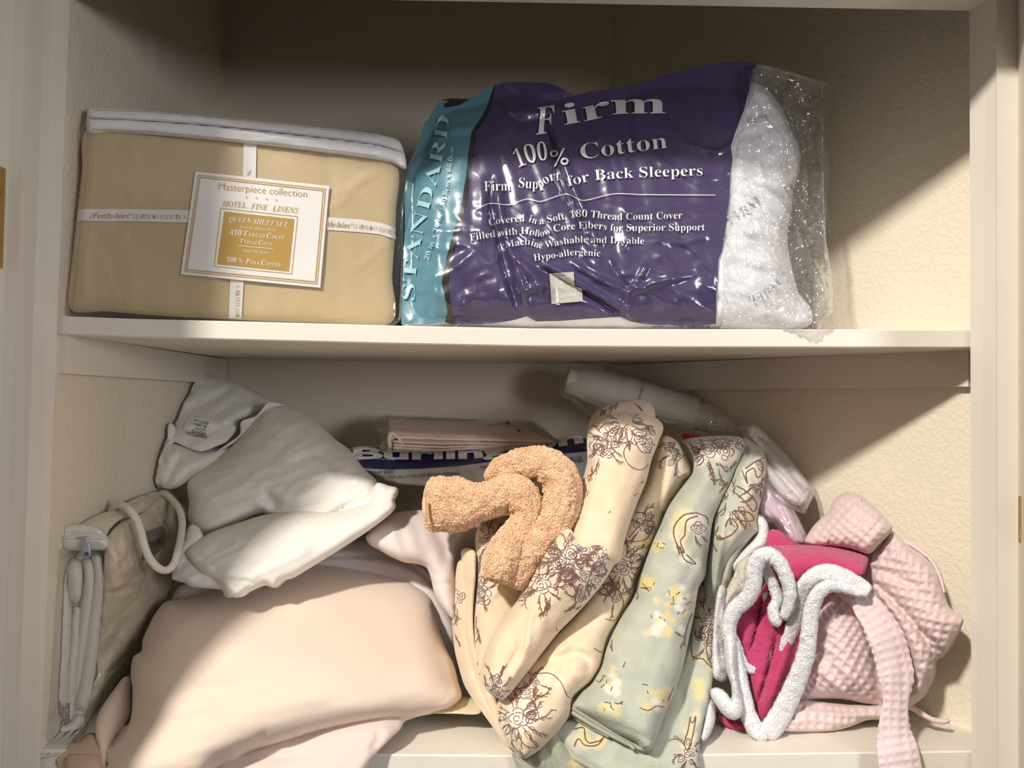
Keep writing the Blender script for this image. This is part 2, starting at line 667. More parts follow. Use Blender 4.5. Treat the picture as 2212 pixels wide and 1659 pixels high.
# ------------------------------------------------------------------ things
def thing(name, label, cat, loc, group=None):
    o = bpy.data.objects.new(name, None)
    o.empty_display_size = 0.03
    COL.objects.link(o)
    o.location = loc
    o['label'] = label
    o['category'] = cat
    if group: o['group'] = group
    return o
def tag(o, label, cat, group=None):
    o['label'] = label
    o['category'] = cat
    if group: o['group'] = group
    return o

# ------------------------------------------------------------------ materials
class NT:
    def __init__(s, name):
        s.m = bpy.data.materials.new(name)
        s.m.use_nodes = True
        s.t = s.m.node_tree
        s.b = s.t.nodes['Principled BSDF']
    def n(s, typ, **kw):
        nd = s.t.nodes.new(typ)
        for k, v in kw.items():
            if k.startswith('_'): setattr(nd, k[1:], v)
            else:
                key = int(k[1:]) if k[0] == 'i' and k[1:].isdigit() else k
                if hasattr(v, 'links') or isinstance(v, bpy.types.NodeSocket): s.t.links.new(v, nd.inputs[key])
                else: nd.inputs[key].default_value = v
        return nd
    def l(s, a, b): s.t.links.new(a, b)

def facetn(k, ob, nrm, scale, amt, lo=0.45, hi=0.62):
    """crumpled film: every small facet tilts its own way, in patches"""
    nn = k.n('ShaderNodeTexNoise', Vector=ob, Scale=scale * 0.5, Detail=3.0)
    va = k.n('ShaderNodeVectorMath', _operation='MULTIPLY_ADD', i0=nn.outputs[1], i1=(1.8 / scale,) * 3, i2=ob)
    vo = k.n('ShaderNodeTexVoronoi', Vector=va.outputs[0], Scale=scale)
    sb = k.n('ShaderNodeVectorMath', _operation='SUBTRACT', i0=vo.outputs[1], i1=(0.5, 0.5, 0.5))
    ms = k.n('ShaderNodeTexNoise', Vector=ob, Scale=scale * 0.28, Detail=1.0)
    mr = k.n('ShaderNodeMapRange', Value=ms.outputs[0])
    mr.inputs[1].default_value = lo; mr.inputs[2].default_value = hi
    mr.inputs[3].default_value = amt * 0.25; mr.inputs[4].default_value = amt * 2
    sc_ = k.n('ShaderNodeVectorMath', _operation='SCALE', i0=sb.outputs[0])
    k.l(mr.outputs[0], sc_.inputs['Scale'])
    if nrm is None:
        nrm = k.n('ShaderNodeNewGeometry').outputs['Normal']
    ad = k.n('ShaderNodeVectorMath', _operation='ADD', i0=nrm, i1=sc_.outputs[0])
    return k.n('ShaderNodeVectorMath', _operation='NORMALIZE', i0=ad.outputs[0]).outputs[0]

def mat(name, col=None, rough=0.85, sheen=0.0, bumps=(), attr=False, coat=0.0, spec=0.3, metal=0.0, mott=None, sss=0.0, fnrm=None):
    """bumps: (kind, scale per m, strength, distance m)"""
    k = NT(name)
    b = k.b
    b.inputs['Roughness'].default_value = rough
    b.inputs['Specular IOR Level'].default_value = spec
    b.inputs['Metallic'].default_value = metal
    b.inputs['Sheen Weight'].default_value = sheen
    b.inputs['Coat Weight'].default_value = coat
    b.inputs['Coat Roughness'].default_value = 0.12
    tc = k.n('ShaderNodeTexCoord')
    ob = tc.outputs['Object']
    if attr:
        a = k.n('ShaderNodeAttribute', _attribute_name='Col')
        csock = a.outputs['Color']
        if col is not None:
            mx = k.n('ShaderNodeMix', _data_type='RGBA', _blend_type='MULTIPLY', i0=1.0)
            k.l(csock, mx.inputs[6]); mx.inputs[7].default_value = L4(col)
            csock = mx.outputs[2]
    else:
        rgb = k.n('ShaderNodeRGB'); rgb.outputs[0].default_value = L4(col)
        csock = rgb.outputs[0]
    if mott:   # fine mottling of the yarn / paint: (scale, amount)
        nz = k.n('ShaderNodeTexNoise', Vector=ob, Scale=mott[0], Detail=3.0)
        mr = k.n('ShaderNodeMapRange', Value=nz.outputs[0])
        mr.inputs[1].default_value = 0.3; mr.inputs[2].default_value = 0.7
        mr.inputs[3].default_value = 1 - mott[1]; mr.inputs[4].default_value = 1 + mott[1] * 0.4
        mx = k.n('ShaderNodeMix', _data_type='RGBA', _blend_type='MULTIPLY', i0=1.0)
        k.l(csock, mx.inputs[6]); k.l(mr.outputs[0], mx.inputs[7])
        csock = mx.outputs[2]
    k.l(csock, b.inputs['Base Color'])
    if sss:
        b.inputs['Subsurface Weight'].default_value = sss
        b.inputs['Subsurface Scale'].default_value = 0.004
        b.inputs['Subsurface Radius'].default_value = (1, .7, .5)
    nrm = None
    for kind, sc_, st, ds in bumps:
        if kind == 'noise':
            t = k.n('ShaderNodeTexNoise', Vector=ob, Scale=sc_, Detail=4.0, Roughness=0.6).outputs[0]
        elif kind == 'soft':
            t = k.n('ShaderNodeTexNoise', Vector=ob, Scale=sc_, Detail=1.0, Roughness=0.4).outputs[0]
        elif kind == 'voro':
            t = k.n('ShaderNodeTexVoronoi', Vector=ob, Scale=sc_).outputs[0]
        elif kind == 'crack':
            nn = k.n('ShaderNodeTexNoise', Vector=ob, Scale=sc_ * 0.6, Detail=2.0)
            va = k.n('ShaderNodeVectorMath', _operation='MULTIPLY_ADD', i0=nn.outputs[1], i1=(0.8 / sc_,) * 3, i2=ob)
            t = k.n('ShaderNodeTexVoronoi', Vector=va.outputs[0], Scale=sc_, _feature='DISTANCE_TO_EDGE').outputs[0]
            mr = k.n('ShaderNodeMapRange', Value=t)
            mr.inputs[2].default_value = 0.12
            t = mr.outputs[0]
        elif kind == 'facet':
            nn = k.n('ShaderNodeTexNoise', Vector=ob, Scale=sc_ * 0.7, Detail=2.0)
            va = k.n('ShaderNodeVectorMath', _operation='MULTIPLY_ADD', i0=nn.outputs[1], i1=(1.2 / sc_,) * 3, i2=ob)
            t = k.n('ShaderNodeTexVoronoi', Vector=va.outputs[0], Scale=sc_).outputs[0]
        elif kind == 'plaster':
            nn = k.n('ShaderNodeTexNoise', Vector=ob, Scale=sc_, Detail=3.0, Roughness=0.6, Distortion=0.25).outputs[0]
            mr = k.n('ShaderNodeMapRange', Value=nn, _interpolation_type='SMOOTHSTEP')
            mr.inputs[1].default_value = 0.42; mr.inputs[2].default_value = 0.58
            t = mr.outputs[0]
        elif kind == 'weave':
            w1 = k.n('ShaderNodeTexWave', Vector=ob, Scale=sc_, Distortion=1.5, _bands_direction='X').outputs[0]
            w2 = k.n('ShaderNodeTexWave', Vector=ob, Scale=sc_, Distortion=1.5, _bands_direction='Z').outputs[0]
            t = k.n('ShaderNodeMath', _operation='ADD', i0=w1, i1=w2).outputs[0]
        elif kind == 'rib':
            mp = k.n('ShaderNodeMapping', Vector=ob)
            mp.inputs['Rotation'].default_value = (0, 0.45, 0)
            t = k.n('ShaderNodeTexWave', Vector=mp.outputs[0], Scale=sc_, Distortion=2.0, Detail=1.0, _bands_direction='X').outputs[0]
        bp = k.n('ShaderNodeBump', Strength=st, Distance=ds, Height=t)
        if nrm is not None: k.l(nrm, bp.inputs['Normal'])
        nrm = bp.outputs[0]
    if fnrm:
        nrm = facetn(k, ob, nrm, *fnrm)
    if nrm is not None:
        k.l(nrm, b.inputs['Normal'])
        if coat: k.l(nrm, b.inputs['Coat Normal'])
    return k.m

def film(name, crack=25.0, st=0.6, base=0.05, tint=(251, 251, 251), edge=0.5, rough=0.07, haze=0.04, fac=0.25):
    """clear plastic film: transparent with glossy reflections that grow towards grazing"""
    k = NT(name)
    t = k.t
    t.nodes.remove(k.b)
    out = [n for n in t.nodes if n.type == 'OUTPUT_MATERIAL'][0]
    tc = k.n('ShaderNodeTexCoord')
    nn = k.n('ShaderNodeTexNoise', Vector=tc.outputs['Object'], Scale=crack * 0.8, Detail=3.0)
    va = k.n('ShaderNodeVectorMath', _operation='MULTIPLY_ADD', i0=nn.outputs[1], i1=(1.0 / crack,) * 3, i2=tc.outputs['Object'])
    vo = k.n('ShaderNodeTexVoronoi', Vector=va.outputs[0], Scale=crack, _feature='F1')
    n2 = k.n('ShaderNodeTexNoise', Vector=tc.outputs['Object'], Scale=crack * 1.7, Detail=2.0)
    ad = k.n('ShaderNodeMath', _operation='ADD', i0=vo.outputs[0], i1=n2.outputs[0])
    bp = k.n('ShaderNodeBump', Strength=st, Distance=0.02, Height=ad.outputs[0])
    fn_ = facetn(k, tc.outputs['Object'], bp.outputs[0], crack * 1.6, fac, 0.42, 0.62)
    gl = k.n('ShaderNodeBsdfGlossy', Roughness=rough, Normal=fn_)
    gl.inputs[0].default_value = (1, 1, 1, 1)
    tr = k.n('ShaderNodeBsdfTransparent'); tr.inputs[0].default_value = L4(tint)
    df = k.n('ShaderNodeBsdfDiffuse'); df.inputs[0].default_value = (0.8, 0.8, 0.8, 1)
    m0 = k.n('ShaderNodeMixShader', i0=haze); k.l(tr.outputs[0], m0.inputs[1]); k.l(df.outputs[0], m0.inputs[2])
    lw = k.n('ShaderNodeLayerWeight', Blend=0.25, Normal=bp.outputs[0])
    mr = k.n('ShaderNodeMapRange', Value=lw.outputs['Facing'])
    mr.inputs[1].default_value = 0.0; mr.inputs[2].default_value = 1.0
    mr.inputs[3].default_value = base; mr.inputs[4].default_value = edge
    m1 = k.n('ShaderNodeMixShader', i0=mr.outputs[0]); k.l(m0.outputs[0], m1.inputs[1]); k.l(gl.outputs[0], m1.inputs[2])
    k.l(m1.outputs[0], out.inputs[0])
    return k.m

# ------------------------------------------------------------------ the closet itself
WALL = (238, 227, 205)
m_wall = mat('textured_wall_paint', WALL, 0.75, bumps=[('plaster', 150, 0.36, 0.0014), ('noise', 500, 0.1, 0.001)], mott=(4, 0.03))
m_smooth = mat('smooth_wall_paint', (226, 214, 194), 0.6, bumps=[('noise', 160, 0.12, 0.001)])
m_shelf = mat('shelf_paint', (234, 227, 212), 0.42, spec=0.4, bumps=[('noise', 260, 0.22, 0.001), ('noise', 60, 0.12, 0.002)], mott=(9, 0.03))
m_trim = mat('trim_paint', (228, 221, 207), 0.4, spec=0.4, bumps=[('noise', 120, 0.08, 0.001)])

def wallobj(name, quads, m):
    """each quad: four world points; built as a 12 mm thick slab away from the camera side"""
    M = Mesh()
    for qd in quads:
        a = np.array(qd, float)
        n = np.cross(a[1] - a[0], a[3] - a[0]); n /= np.linalg.norm(n)
        c = a.mean(0)
        if n @ (np.array([0.0, -0.2, ZC]) - c) > 0: n = -n
        prism(M, list(a), list(a + n * 0.012))
    o = M.obj(name, m, smooth=False)
    o['kind'] = 'structure'
    return o

def vline(p0, p1, z0, z1):
    """extend the line through two world points to heights z0,z1"""
    p0, p1 = np.array(p0), np.array(p1)
    f = lambda z: p0 + (p1 - p0) * (z - p0[2]) / (p1[2] - p0[2])
    return f(z0), f(z1)
ZB, ZT = ZC - 0.62, ZC + 0.92
YB = 0.51
bl0, bl1 = vline(P(483, 0, YB), P(474, 800, YB), ZB, ZT)          # back left corner
br0, br1 = vline(P(1322, 100, YB), P(1315, 790, YB), ZB, ZT)      # where the slanting wall starts
lf0, lf1 = vline(P(144, 100, 0.0), P(118, 800, 0.0), ZB, ZT)
rf0, rf1 = vline(P(2097, 330, 0.05), P(2100, 750, 0.05), ZB, ZT)
lx0, lx1 = lf0 + (lf0 - bl0) * 0.005, lf1 + (lf1 - bl1) * 0.005
rx0, rx1 = rf0 + (rf0 - br0) * 0.045, rf1 + (rf1 - br1) * 0.045
wallobj('wall_back', [(bl0, br0, br1, bl1)], m_smooth)
wallobj('wall_left', [(lx0, bl0, bl1, lx1)], m_wall)
wallobj('wall_right', [(br0, rx0, rx1, br1)], m_wall)
wallobj('ceiling', [((-0.7, -0.1, ZT - 0.12), (0.7, -0.1, ZT - 0.12), (0.7, 0.6, ZT - 0.12), (-0.7, 0.6, ZT - 0.12))], m_smooth)
def xwall(a, b, y):      # x on the straight wall line a-b at depth y
    return a[0] + (b[0] - a[0]) * (y - a[1]) / (b[1] - a[1])

# middle shelf board (its front edge is slightly bowed, as in the photo)
top = [(118, 682), (300, 688.5), (600, 696), (850, 703), (1150, 709), (1400, 710.5), (1700, 711), (2104, 711.5)]
bot = [(118, 722), (300, 729), (600, 737), (850, 743), (1150, 749), (1400, 750.5), (1700, 751), (2104, 752)]
PXW = 1106 + xwall(rf0, br0, 0.0) / 0.86 * F + 4     # where the slanting wall meets the shelf front, behind the jamb
top.append((PXW, 712)); bot.append((PXW, 752.5))
tp = resample(top, 25, False); bt = np.array([[x, np.interp(x, [p[0] for p in bot], [p[1] for p in bot])] for x in tp[:, 0]])
def board(name, tp, bt, thick_pts=None):
    M = Mesh()
    a = P(tp[:, 0], tp[:, 1], 0.0)
    b = P(bt[:, 0], bt[:, 1], 0.0)
    n = len(a)
    u = (a[:, 0] - a[0, 0]) / (a[-1, 0] - a[0, 0])
    zt = (a[0, 2] + a[-1, 2]) / 2; zb = (b[0, 2] + b[-1, 2]) / 2
    xl, xr = bl0[0], br0[0]
    c = np.stack([xl + (xr - xl) * u, np.full(n, YB), np.full(n, zt) + 0.3 * (a[:, 2] - zt)], 1)
    d = np.stack([xl + (xr - xl) * u, np.full(n, YB), np.full(n, zb) + 0.3 * (b[:, 2] - zb)], 1)
    e = 0.0016   # eased edges
    A2 = a + [0, e, 0]; A1 = a - [0, 0, e]; B1 = b + [0, 0, e]; B2 = b + [0, e, 0]
    rings = [c, A2, A1, B1, B2, d]
    V = np.concatenate(rings)
    f = []
    for k in range(6):
        for i in range(n - 1):
            k2 = (k + 1) % 6
            f.append((k * n + i, k * n + i + 1, k2 * n + i + 1, k2 * n + i))
    f.append(tuple(k * n for k in range(6)))
    f.append(tuple(k * n + n - 1 for k in reversed(range(6))))
    M.add(V, f)
    return M
sh = board('shelf', tp, bt).obj('shelf_board', m_shelf, smooth=False)
tag(sh, 'cream painted shelf board across the middle, holding the sheet bag and purple pillow bag', 'shelf')
ZS = float(P(1106, 708, 0)[2])       # middle shelf top
# lower shelf board
tp2 = np.array([[x, np.interp(x, [60, 150, 820, 1130, 1510, 2140], [1619, 1620, 1630, 1632, 1630, 1622])] for x in list(np.arange(60, 2141, 40)) + [PXW + 4]])
bt2 = tp2 + [0, 46]
sl = board('shelf', tp2, bt2).obj('shelf_board', m_shelf, smooth=False)
tag(sl, 'cream painted lower shelf board under the heap of pillows and towels', 'shelf')
ZL = float(P(1106, 1631, 0)[2])

# cleats under the middle shelf
def cleat(name, pts_top, pts_bot, ya, yb, label):
    a0, a1 = P(*pts_top[0], ya), P(*pts_top[1], yb)
    b0, b1 = P(*pts_bot[0], ya), P(*pts_bot[1], yb)
    dirv = a1 - a0; dirv[2] = 0
    n = np.array([dirv[1], -dirv[0], 0]); n /= np.linalg.norm(n)
    if n @ np.array([0 - a0[0], -0.5 - a0[1], 0]) < 0: n = -n
    M = Mesh()
    z = [n * 0.004, n * 0.004, n * 0.004, n * 0.004]
    f_ = [p + n * 0.012 for p in (a0, a1, b1, b0)]
    g_ = [p - n * 0.022 for p in f_]
    prism(M, f_, g_)
    o = M.obj(name, m_shelf, smooth=False)
    tag(o, label, 'shelf cleat')
cleat('shelf_cleat', [(118, 722), (474, 776)], [(118, 806), (474, 829)], 0.004, YB - 0.006, 'cream cleat strip fixed to the left wall beneath the middle shelf')
cleat('shelf_cleat', [(1330, 789), (2100, 757)], [(1330, 844), (2100, 835.5)], YB - 0.01, 0.05, 'long cream cleat strip fixed to the slanting right wall beneath the middle shelf')

# door frame: left jamb, right jamb, head
def xat(px, py, y): return float(P(px, py, y)[0])
def jamb(name, cols, side):
    """cols: list of (px at top y=0, px at bottom y=1650, Y); a profile swept upwards"""
    M = Mesh()
    lo, hi = [], []
    for pt, pb, y in cols:
        a, b = P(pt, 0, y), P(pb, 1650, y)
        p, r = vline(a, b, ZB, ZT)
        lo.append(p); hi.append(r)
    n = len(lo)
    f = [(i, (i + 1) % n, (i + 1) % n + n, i + n) for i in range(n)]
    f += [tuple(range(n)), tuple(range(2 * n - 1, n - 1, -1))]
    M.add(np.array(lo + hi), f)
    o = M.obj(name, m_trim, smooth=False)
    o['kind'] = 'structure'
    return o
jamb('trim_1', [(150, 87, -0.004), (97, 38, -0.033), (57, 5, -0.035), (57, 4, -0.06), (31, -20, -0.06), (-600, -660, -0.35), (-640, -700, -0.35), (-300, -360, -0.004)], -1)
jamb('trim_2', [(2094, 2099, -0.004), (2151, 2154, -0.034), (2152, 2155, -0.037), (2198, 2199, -0.037), (2204, 2203, -0.05), (2260, 2256, -0.15), (2560, 2560, -0.15), (2560, 2560, -0.004)], 1)
M = Mesh()
hp = [((700, -2.5), (2097, 23), -0.004), ((700, -32), (2151, -8), -0.034), ((700, -75), (2200, -50), -0.04), ((700, -180), (2260, -150), -0.15), ((700, -1250), (2560, -1230), -0.15), ((700, -1250), (2560, -1230), -0.004)]
lo, hi = [], []
for a, b, y in hp:
    A, B = P(*a, y), P(*b, y)
    L_ = A + (B - A) * ((-0.56 - A[0]) / (B[0] - A[0]))
    R_ = A + (B - A) * ((0.56 - A[0]) / (B[0] - A[0]))
    lo.append(L_); hi.append(R_)
n = len(lo)
M.add(np.array(lo + hi), [(i, (i + 1) % n, (i + 1) % n + n, i + n) for i in range(n)] + [tuple(range(n)), tuple(range(2 * n - 1, n - 1, -1))])
o = M.obj('trim_3', m_trim, smooth=False); o['kind'] = 'structure'
# brass hinge leaf on the left jamb, paint-worn hinge mortise on the right one
m_brass = mat('brass', (196, 160, 96), 0.3, metal=0.9, spec=0.5)
M = Mesh()

a, b = P(12, 365, -0.068), P(5, 580, -0.068)
box(M, a[0] - 0.006, a[0] + 0.0005, -0.115, -0.068, b[2], a[2])
for zz in (0.25, 0.75):
    tube(M, [(a[0], -0.075, a[2] + (b[2] - a[2]) * zz), (a[0] + 0.002, -0.075, a[2] + (b[2] - a[2]) * zz)], 0.003, smooth=False)
tag(M.obj('door_hinge', m_brass, smooth=False), 'brass door hinge at the left edge of the frame', 'hinge')
m_wood = mat('worn_wood', (176, 140, 92), 0.6, bumps=[('noise', 200, 0.3, 0.001)], mott=(60, 0.3))
M = Mesh()
ma, mb = P(2204, 1072, -0.052), P(2204, 1172, -0.052)
box(M, ma[0] - 0.0012, ma[0] + 0.004, -0.085, -0.0505, mb[2], ma[2])
tag(M.obj('hinge_mortise', m_wood, smooth=False), 'bare wood hinge mortise on the right edge of the frame', 'door hardware')

CLAMP.append(('shelf', ZL + 0.0005, 0.2))
CLAMP.append(('shelf', ZS + 0.0002, 0.012))
ZSH = ZS + 0.0005
for a_, b_ in ((lf0, bl0), (rf0, br0)):
    d_ = b_ - a_; d_[2] = 0; n_ = np.array([d_[1], -d_[0], 0]); n_ /= np.linalg.norm(n_)
    if n_ @ (np.array([0, 0, 0]) - a_ * [1, 1, 0]) < 0: n_ = -n_
    CLAMP.append(('wall', np.array(a_), n_))
CLAMP.append(('wall', np.array([0, YB, 0]), np.array([0, -1.0, 0])))

# ------------------------------------------------------------------ sheet set in its zip bag (upper shelf, left)
def grad(c1, c2): return lambda x, y: lin(c1)[None] + 0 * x[:, None]
m_tan = mat('tan_sateen', (203, 181, 137), 0.42, sheen=0.25, spec=0.35, bumps=[('weave', 700, 0.08, 0.0005), ('soft', 9, 0.3, 0.006)], mott=(600, 0.05))
m_filmA = film('clear_vinyl', crack=9, st=0.10, base=0.05, edge=0.55, rough=0.03, haze=0.03, fac=0.03)
m_band = mat('white_zip_tape', (236, 234, 232), 0.35, spec=0.5, coat=0.3, bumps=[('rib', 350, 0.25, 0.0006)])
m_ribbon = mat('satin_ribbon', (240, 236, 230), 0.3, spec=0.5)
m_card = mat('white_card', (246, 243, 238), 0.35, spec=0.5)
m_gold = mat('gold_print', (190, 152, 62), 0.4, spec=0.4)
m_white_ink = mat('white_ink', (245, 243, 236), 0.5)
m_thread = mat('grey_thread', (150, 148, 145), 0.7)
m_goldtext = mat('gold_foil_ink', (176, 150, 100), 0.4)

base = P(510, 700, 0.03); base[2] = ZS
T_ = thing('sheet_set_bag', 'clear zip bag of tan queen sheets with white ribbon and white card', 'bedding pack', base)
YL, YR = 0.022, 0.075
ct = [(150, 680, YL), (190, 260, YL + 0.01), (860, 705, YR), (872, 330, YR + 0.01)]
so = cA((418, 600), (700, 628), (1200, 668), (1600, 715), (1862, 765), (1868, 1000), (1850, 1300), (1838, 1525), (1480, 1522), (860, 1497), (500, 1470), (328, 1452), (345, 1200), (385, 850))
folds = [(cA((1500, 1000), (1600, 960), (1700, 860), (1850, 780)), 0.0015, 6), (cA((1560, 930), (1750, 830)), 0.0012, 5), (cA((1690, 1270), (1850, 1120)), 0.0015, 8),
         (cA((600, 1180), (620, 1430)), 0.002, 18), (cA((420, 700), (400, 1000), (380, 1400)), 0.004, 16)]
S1 = Surf(so, ct, 0.010, 9, folds, fn=lambda x, y: wrk(x, y, 0.0012, 80, 160, 60, 3), dome=0.5)
M = Mesh(); patch(M, S1, 12, 0.2); sheetset = M.obj('folded_sheets', m_tan, T_)
# ribbons
RH1 = cA((366, 986), (620, 986), (900, 992), (892, 1050), (620, 1043), (364, 1042))
RH2 = cA((1540, 1024), (1700, 1035), (1800, 1052), (1866, 1075), (1866, 1128), (1790, 1105), (1700, 1095), (1538, 1084))
RV1 = cA((1148, 672), (1210, 678), (1206, 840), (1145, 835))
RV2 = cA((1086, 1310), (1150, 1316), (1145, 1400), (1138, 1505), (1078, 1500), (1082, 1400))
ribs = []
for r_ in (RH1, RH2, RV1, RV2):
    M = Mesh(); sheet(M, S1, r_, 0.0012 if len(ribs) < 2 else 0.0017, 10, th=0.0006)
    ribs.append(M.obj('ribbon', m_ribbon, T_))
M = Mesh()
write(M, S1, 'P', cA((424, 1032), (462, 1031)), 16, 'script', off=0.0022)
write(M, S1, 'erthshire', cA((462, 1031), (610, 1029)), 12.5, 'serif', thin=-0.01, off=0.0022)
write(M, S1, '®', cA((612, 1016), (626, 1016)), 5, 'sans', off=0.0022)
write(M, S1, 'PLATINUM COLLECTION', cA((630, 1031), (877, 1034)), 10.5, 'serif', thin=-0.02, off=0.0022)
M.obj('ribbon_lettering', m_goldtext, ribs[0], smooth=False)
M = Mesh()
write(M, S1, 'thshire', cA((1545, 1068), (1650, 1076)), 12.5, 'serif', thin=-0.01, off=0.0022)
write(M, S1, '®', cA((1652, 1062), (1666, 1063)), 5, 'sans', off=0.0022)
write(M, S1, 'PLATINUM COLLECTION', cA((1668, 1078), (1780, 1090), (1866, 1112)), 10.5, 'serif', thin=-0.02, off=0.0022)
M.obj('ribbon_lettering', m_goldtext, ribs[1], smooth=False)
M = Mesh()
write(M, S1, 'M COLLECTION', cA((1130, 1498), (1134, 1345)), 10.5, 'serif', thin=-0.02, off=0.0026)
M.obj('ribbon_lettering', m_goldtext, ribs[3], smooth=False)
M = Mesh()
write(M, S1, 'N', cA((1184, 832), (1186, 800)), 9, 'serif', thin=-0.02, off=0.0026)
M.obj('ribbon_lettering', m_goldtext, ribs[2], smooth=False)
# card
card = cA((922, 808), (1553, 877), (1510, 1357), (852, 1294))
SC = Surf([(x, y) for x, y in card], [(x, y, float(S1.Y(x, y)[0]) - 0.0045) for x, y in card], 0.0, 5, sharp=True)
M = Mesh(); sheet(M, SC, card, 0.0, 25, th=0.0008)
cd = M.obj('card', m_card, T_, smooth=False)
def inset(qd, a):
    c = np.mean([p[:2] for p in qd], 0)
    out = []
    for i in range(4):
        p = np.array(qd[i][:2], float); e1 = np.array(qd[(i + 1) % 4][:2]) - p; e2 = np.array(qd[(i - 1) % 4][:2]) - p
        out.append(tuple(p + a * (e1 / np.linalg.norm(e1) + e2 / np.linalg.norm(e2))))
    return out
def frame(M, host, qd, a, wd, off):
    o1, i1 = inset(qd, a), inset(qd, a + wd)
    for k in range(4):
        sheet(M, host, [o1[k], o1[(k + 1) % 4], i1[(k + 1) % 4], i1[k]], off, 25)
M = Mesh()
frame(M, SC, card, 6.5, 1.6, 0.0005)
frame(M, SC, card, 10.5, 2.2, 0.0005)
gp = cA((1040, 980), (1405, 1020), (1377, 1293), (1008, 1257))
frame(M, SC, gp, 0, 1.3, 0.0005)
gi = cA((1058, 997), (1388, 1033), (1362, 1280), (1024, 1245))
sheet(M, SC, gi, 0.0005, 20)
write(M, SC, 'Masterpiece collection', cA((1030, 893), (1447, 930)), 15.5, 'sans', thin=-0.012, off=0.0008)
write(M, SC, 'HOTEL', cA((1048, 972), (1162, 980)), 12, 'ital', off=0.0008)
write(M, SC, 'FINE', cA((1183, 984), (1262, 991)), 12, 'ital', off=0.0008)
write(M, SC, 'LINENS', cA((1284, 994), (1405, 1006)), 12, 'ital', off=0.0008)
for sx, sy in cA((1162, 929), (1210, 933), (1257, 938), (1303, 943)):
    write(M, SC, '★' if False else '*', [(sx - 2.6, sy + 6.5), (sx + 2.6, sy + 6.8)], 9, 'serif', off=0.0008)
M.obj('card_print', m_gold, cd, smooth=False)
M = Mesh()
def sc_caps(M, host, s, x0, x1, y0, y1, big, sm, st):
    """small-caps line: words with a taller first letter"""
    tot = sum((1.25 if i == 0 or s[i - 1] == ' ' else 0.8) if ch != ' ' else 0.4 for i, ch in enumerate(s))
    a = 0
    for i, ch in enumerate(s):
        wd = (1.25 if i == 0 or s[i - 1] == ' ' else 0.8) if ch != ' ' else 0.4
        if ch != ' ':
            p0, p1 = (a + 0.06) / tot, (a + wd - 0.06) / tot
            b = [(x0 + (x1 - x0) * p0, y0 + (y1 - y0) * p0), (x0 + (x1 - x0) * p1, y0 + (y1 - y0) * p1)]
            write(M, host, ch.upper(), b, big if (i == 0 or s[i - 1] == ' ') else sm, st, off=0.0009)
        a += wd
pA = lambda x, y: cA((x, y))[0]
def lineA(fn_s, a, b, cap, st, thin=0.0): write(M, SC, fn_s, cA(a, b), cap, st, thin=thin, off=0.0009)
lineA('QUEEN SHEET SET', (1080, 1043), (1357, 1071), 11, 'bital', -0.01)
lineA('Juego de sabanas Reina', (1132, 1074), (1300, 1091), 6, 'bital', -0.015)
lineA('410', (1083, 1107), (1138, 1111), 12, 'bital')
sc_caps(M, SC, 'THREAD COUNT', *pA(1146, 1112)[:1], pA(1342, 1131)[0], pA(1146, 1112)[1], pA(1342, 1131)[1], 12, 8.5, 'bital')
sc_caps(M, SC, 'THREAD COUNT', pA(1130, 1145)[0], pA(1287, 1160)[0], pA(1130, 1145)[1], pA(1287, 1160)[1], 9.5, 6.5, 'bital')
sheet(M, SC, cA((1123, 1157), (1288, 1172), (1288, 1175), (1123, 1160)), 0.0009, 20)
lineA('Single Ply Yarns', (1143, 1188), (1265, 1200), 7, 'bital', -0.015)
lineA('100 %', (1070, 1233), (1142, 1239), 10, 'bital')
sc_caps(M, SC, 'PIMA COTTON', pA(1156, 1242)[0], pA(1326, 1258)[0], pA(1156, 1242)[1], pA(1326, 1258)[1], 11, 7.5, 'bital')
M.obj('card_panel_lettering', m_white_ink, cd, smooth=False)
# zip band on top
bo = cA((412, 520), (425, 505), (700, 520), (1060, 552), (1500, 597), (1780, 632), (1870, 655), (1898, 690), (1916, 760), (1912, 800), (1850, 770), (1700, 745), (1200, 683), (700, 636), (520, 624), (415, 627))
SB = Surf(bo, [(p[0], p[1], p[2] - 0.006) for p in ct], 0.012, 6,
          [(cA((412, 560), (700, 572), (1060, 600), (1500, 650), (1780, 688), (1905, 730)), -0.006, 2.2), (cA((414, 545), (700, 556), (1060, 585), (1500, 632), (1780, 668), (1900, 700)), 0.002, 3)], fn=lambda x, y: wrk(x, y, 0.0015, 5, 90, 20, 7))
M = Mesh(); patch(M, SB, 5, 0.2)
zb = M.obj('zip_band', m_band, T_)
M = Mesh()
a_ = spline(cA((420, 552), (700, 565), (1060, 592), (1500, 641), (1780, 678), (1902, 716)), False, 5)
tube(M, P(a_[:, 0], a_[:, 1], SB.Y(a_[:, 0], a_[:, 1]) - 0.001), 0.0011, smooth=False)
M.obj('zipper', mat('zip_coil', (205, 205, 208), 0.4), zb)
for y0 in (0, 1):
    M = Mesh()
    st_ = resample(cA((440, 518 + y0 * 92), (700, 527 + y0 * 92), (1060, 560 + y0 * 92), (1500, 606 + y0 * 92), (1780, 641 + y0 * 95)), 6.2, False)
    for i in range(0, len(st_) - 1):
        pp = st_[i] + (st_[i + 1] - st_[i]) * np.array([[0], [0.45]])
        tube(M, P(pp[:, 0], pp[:, 1], SB.Y(pp[:, 0], pp[:, 1]) - 0.0004), 0.00045, n=5, smooth=False)
    M.obj('stitching', m_thread, zb)
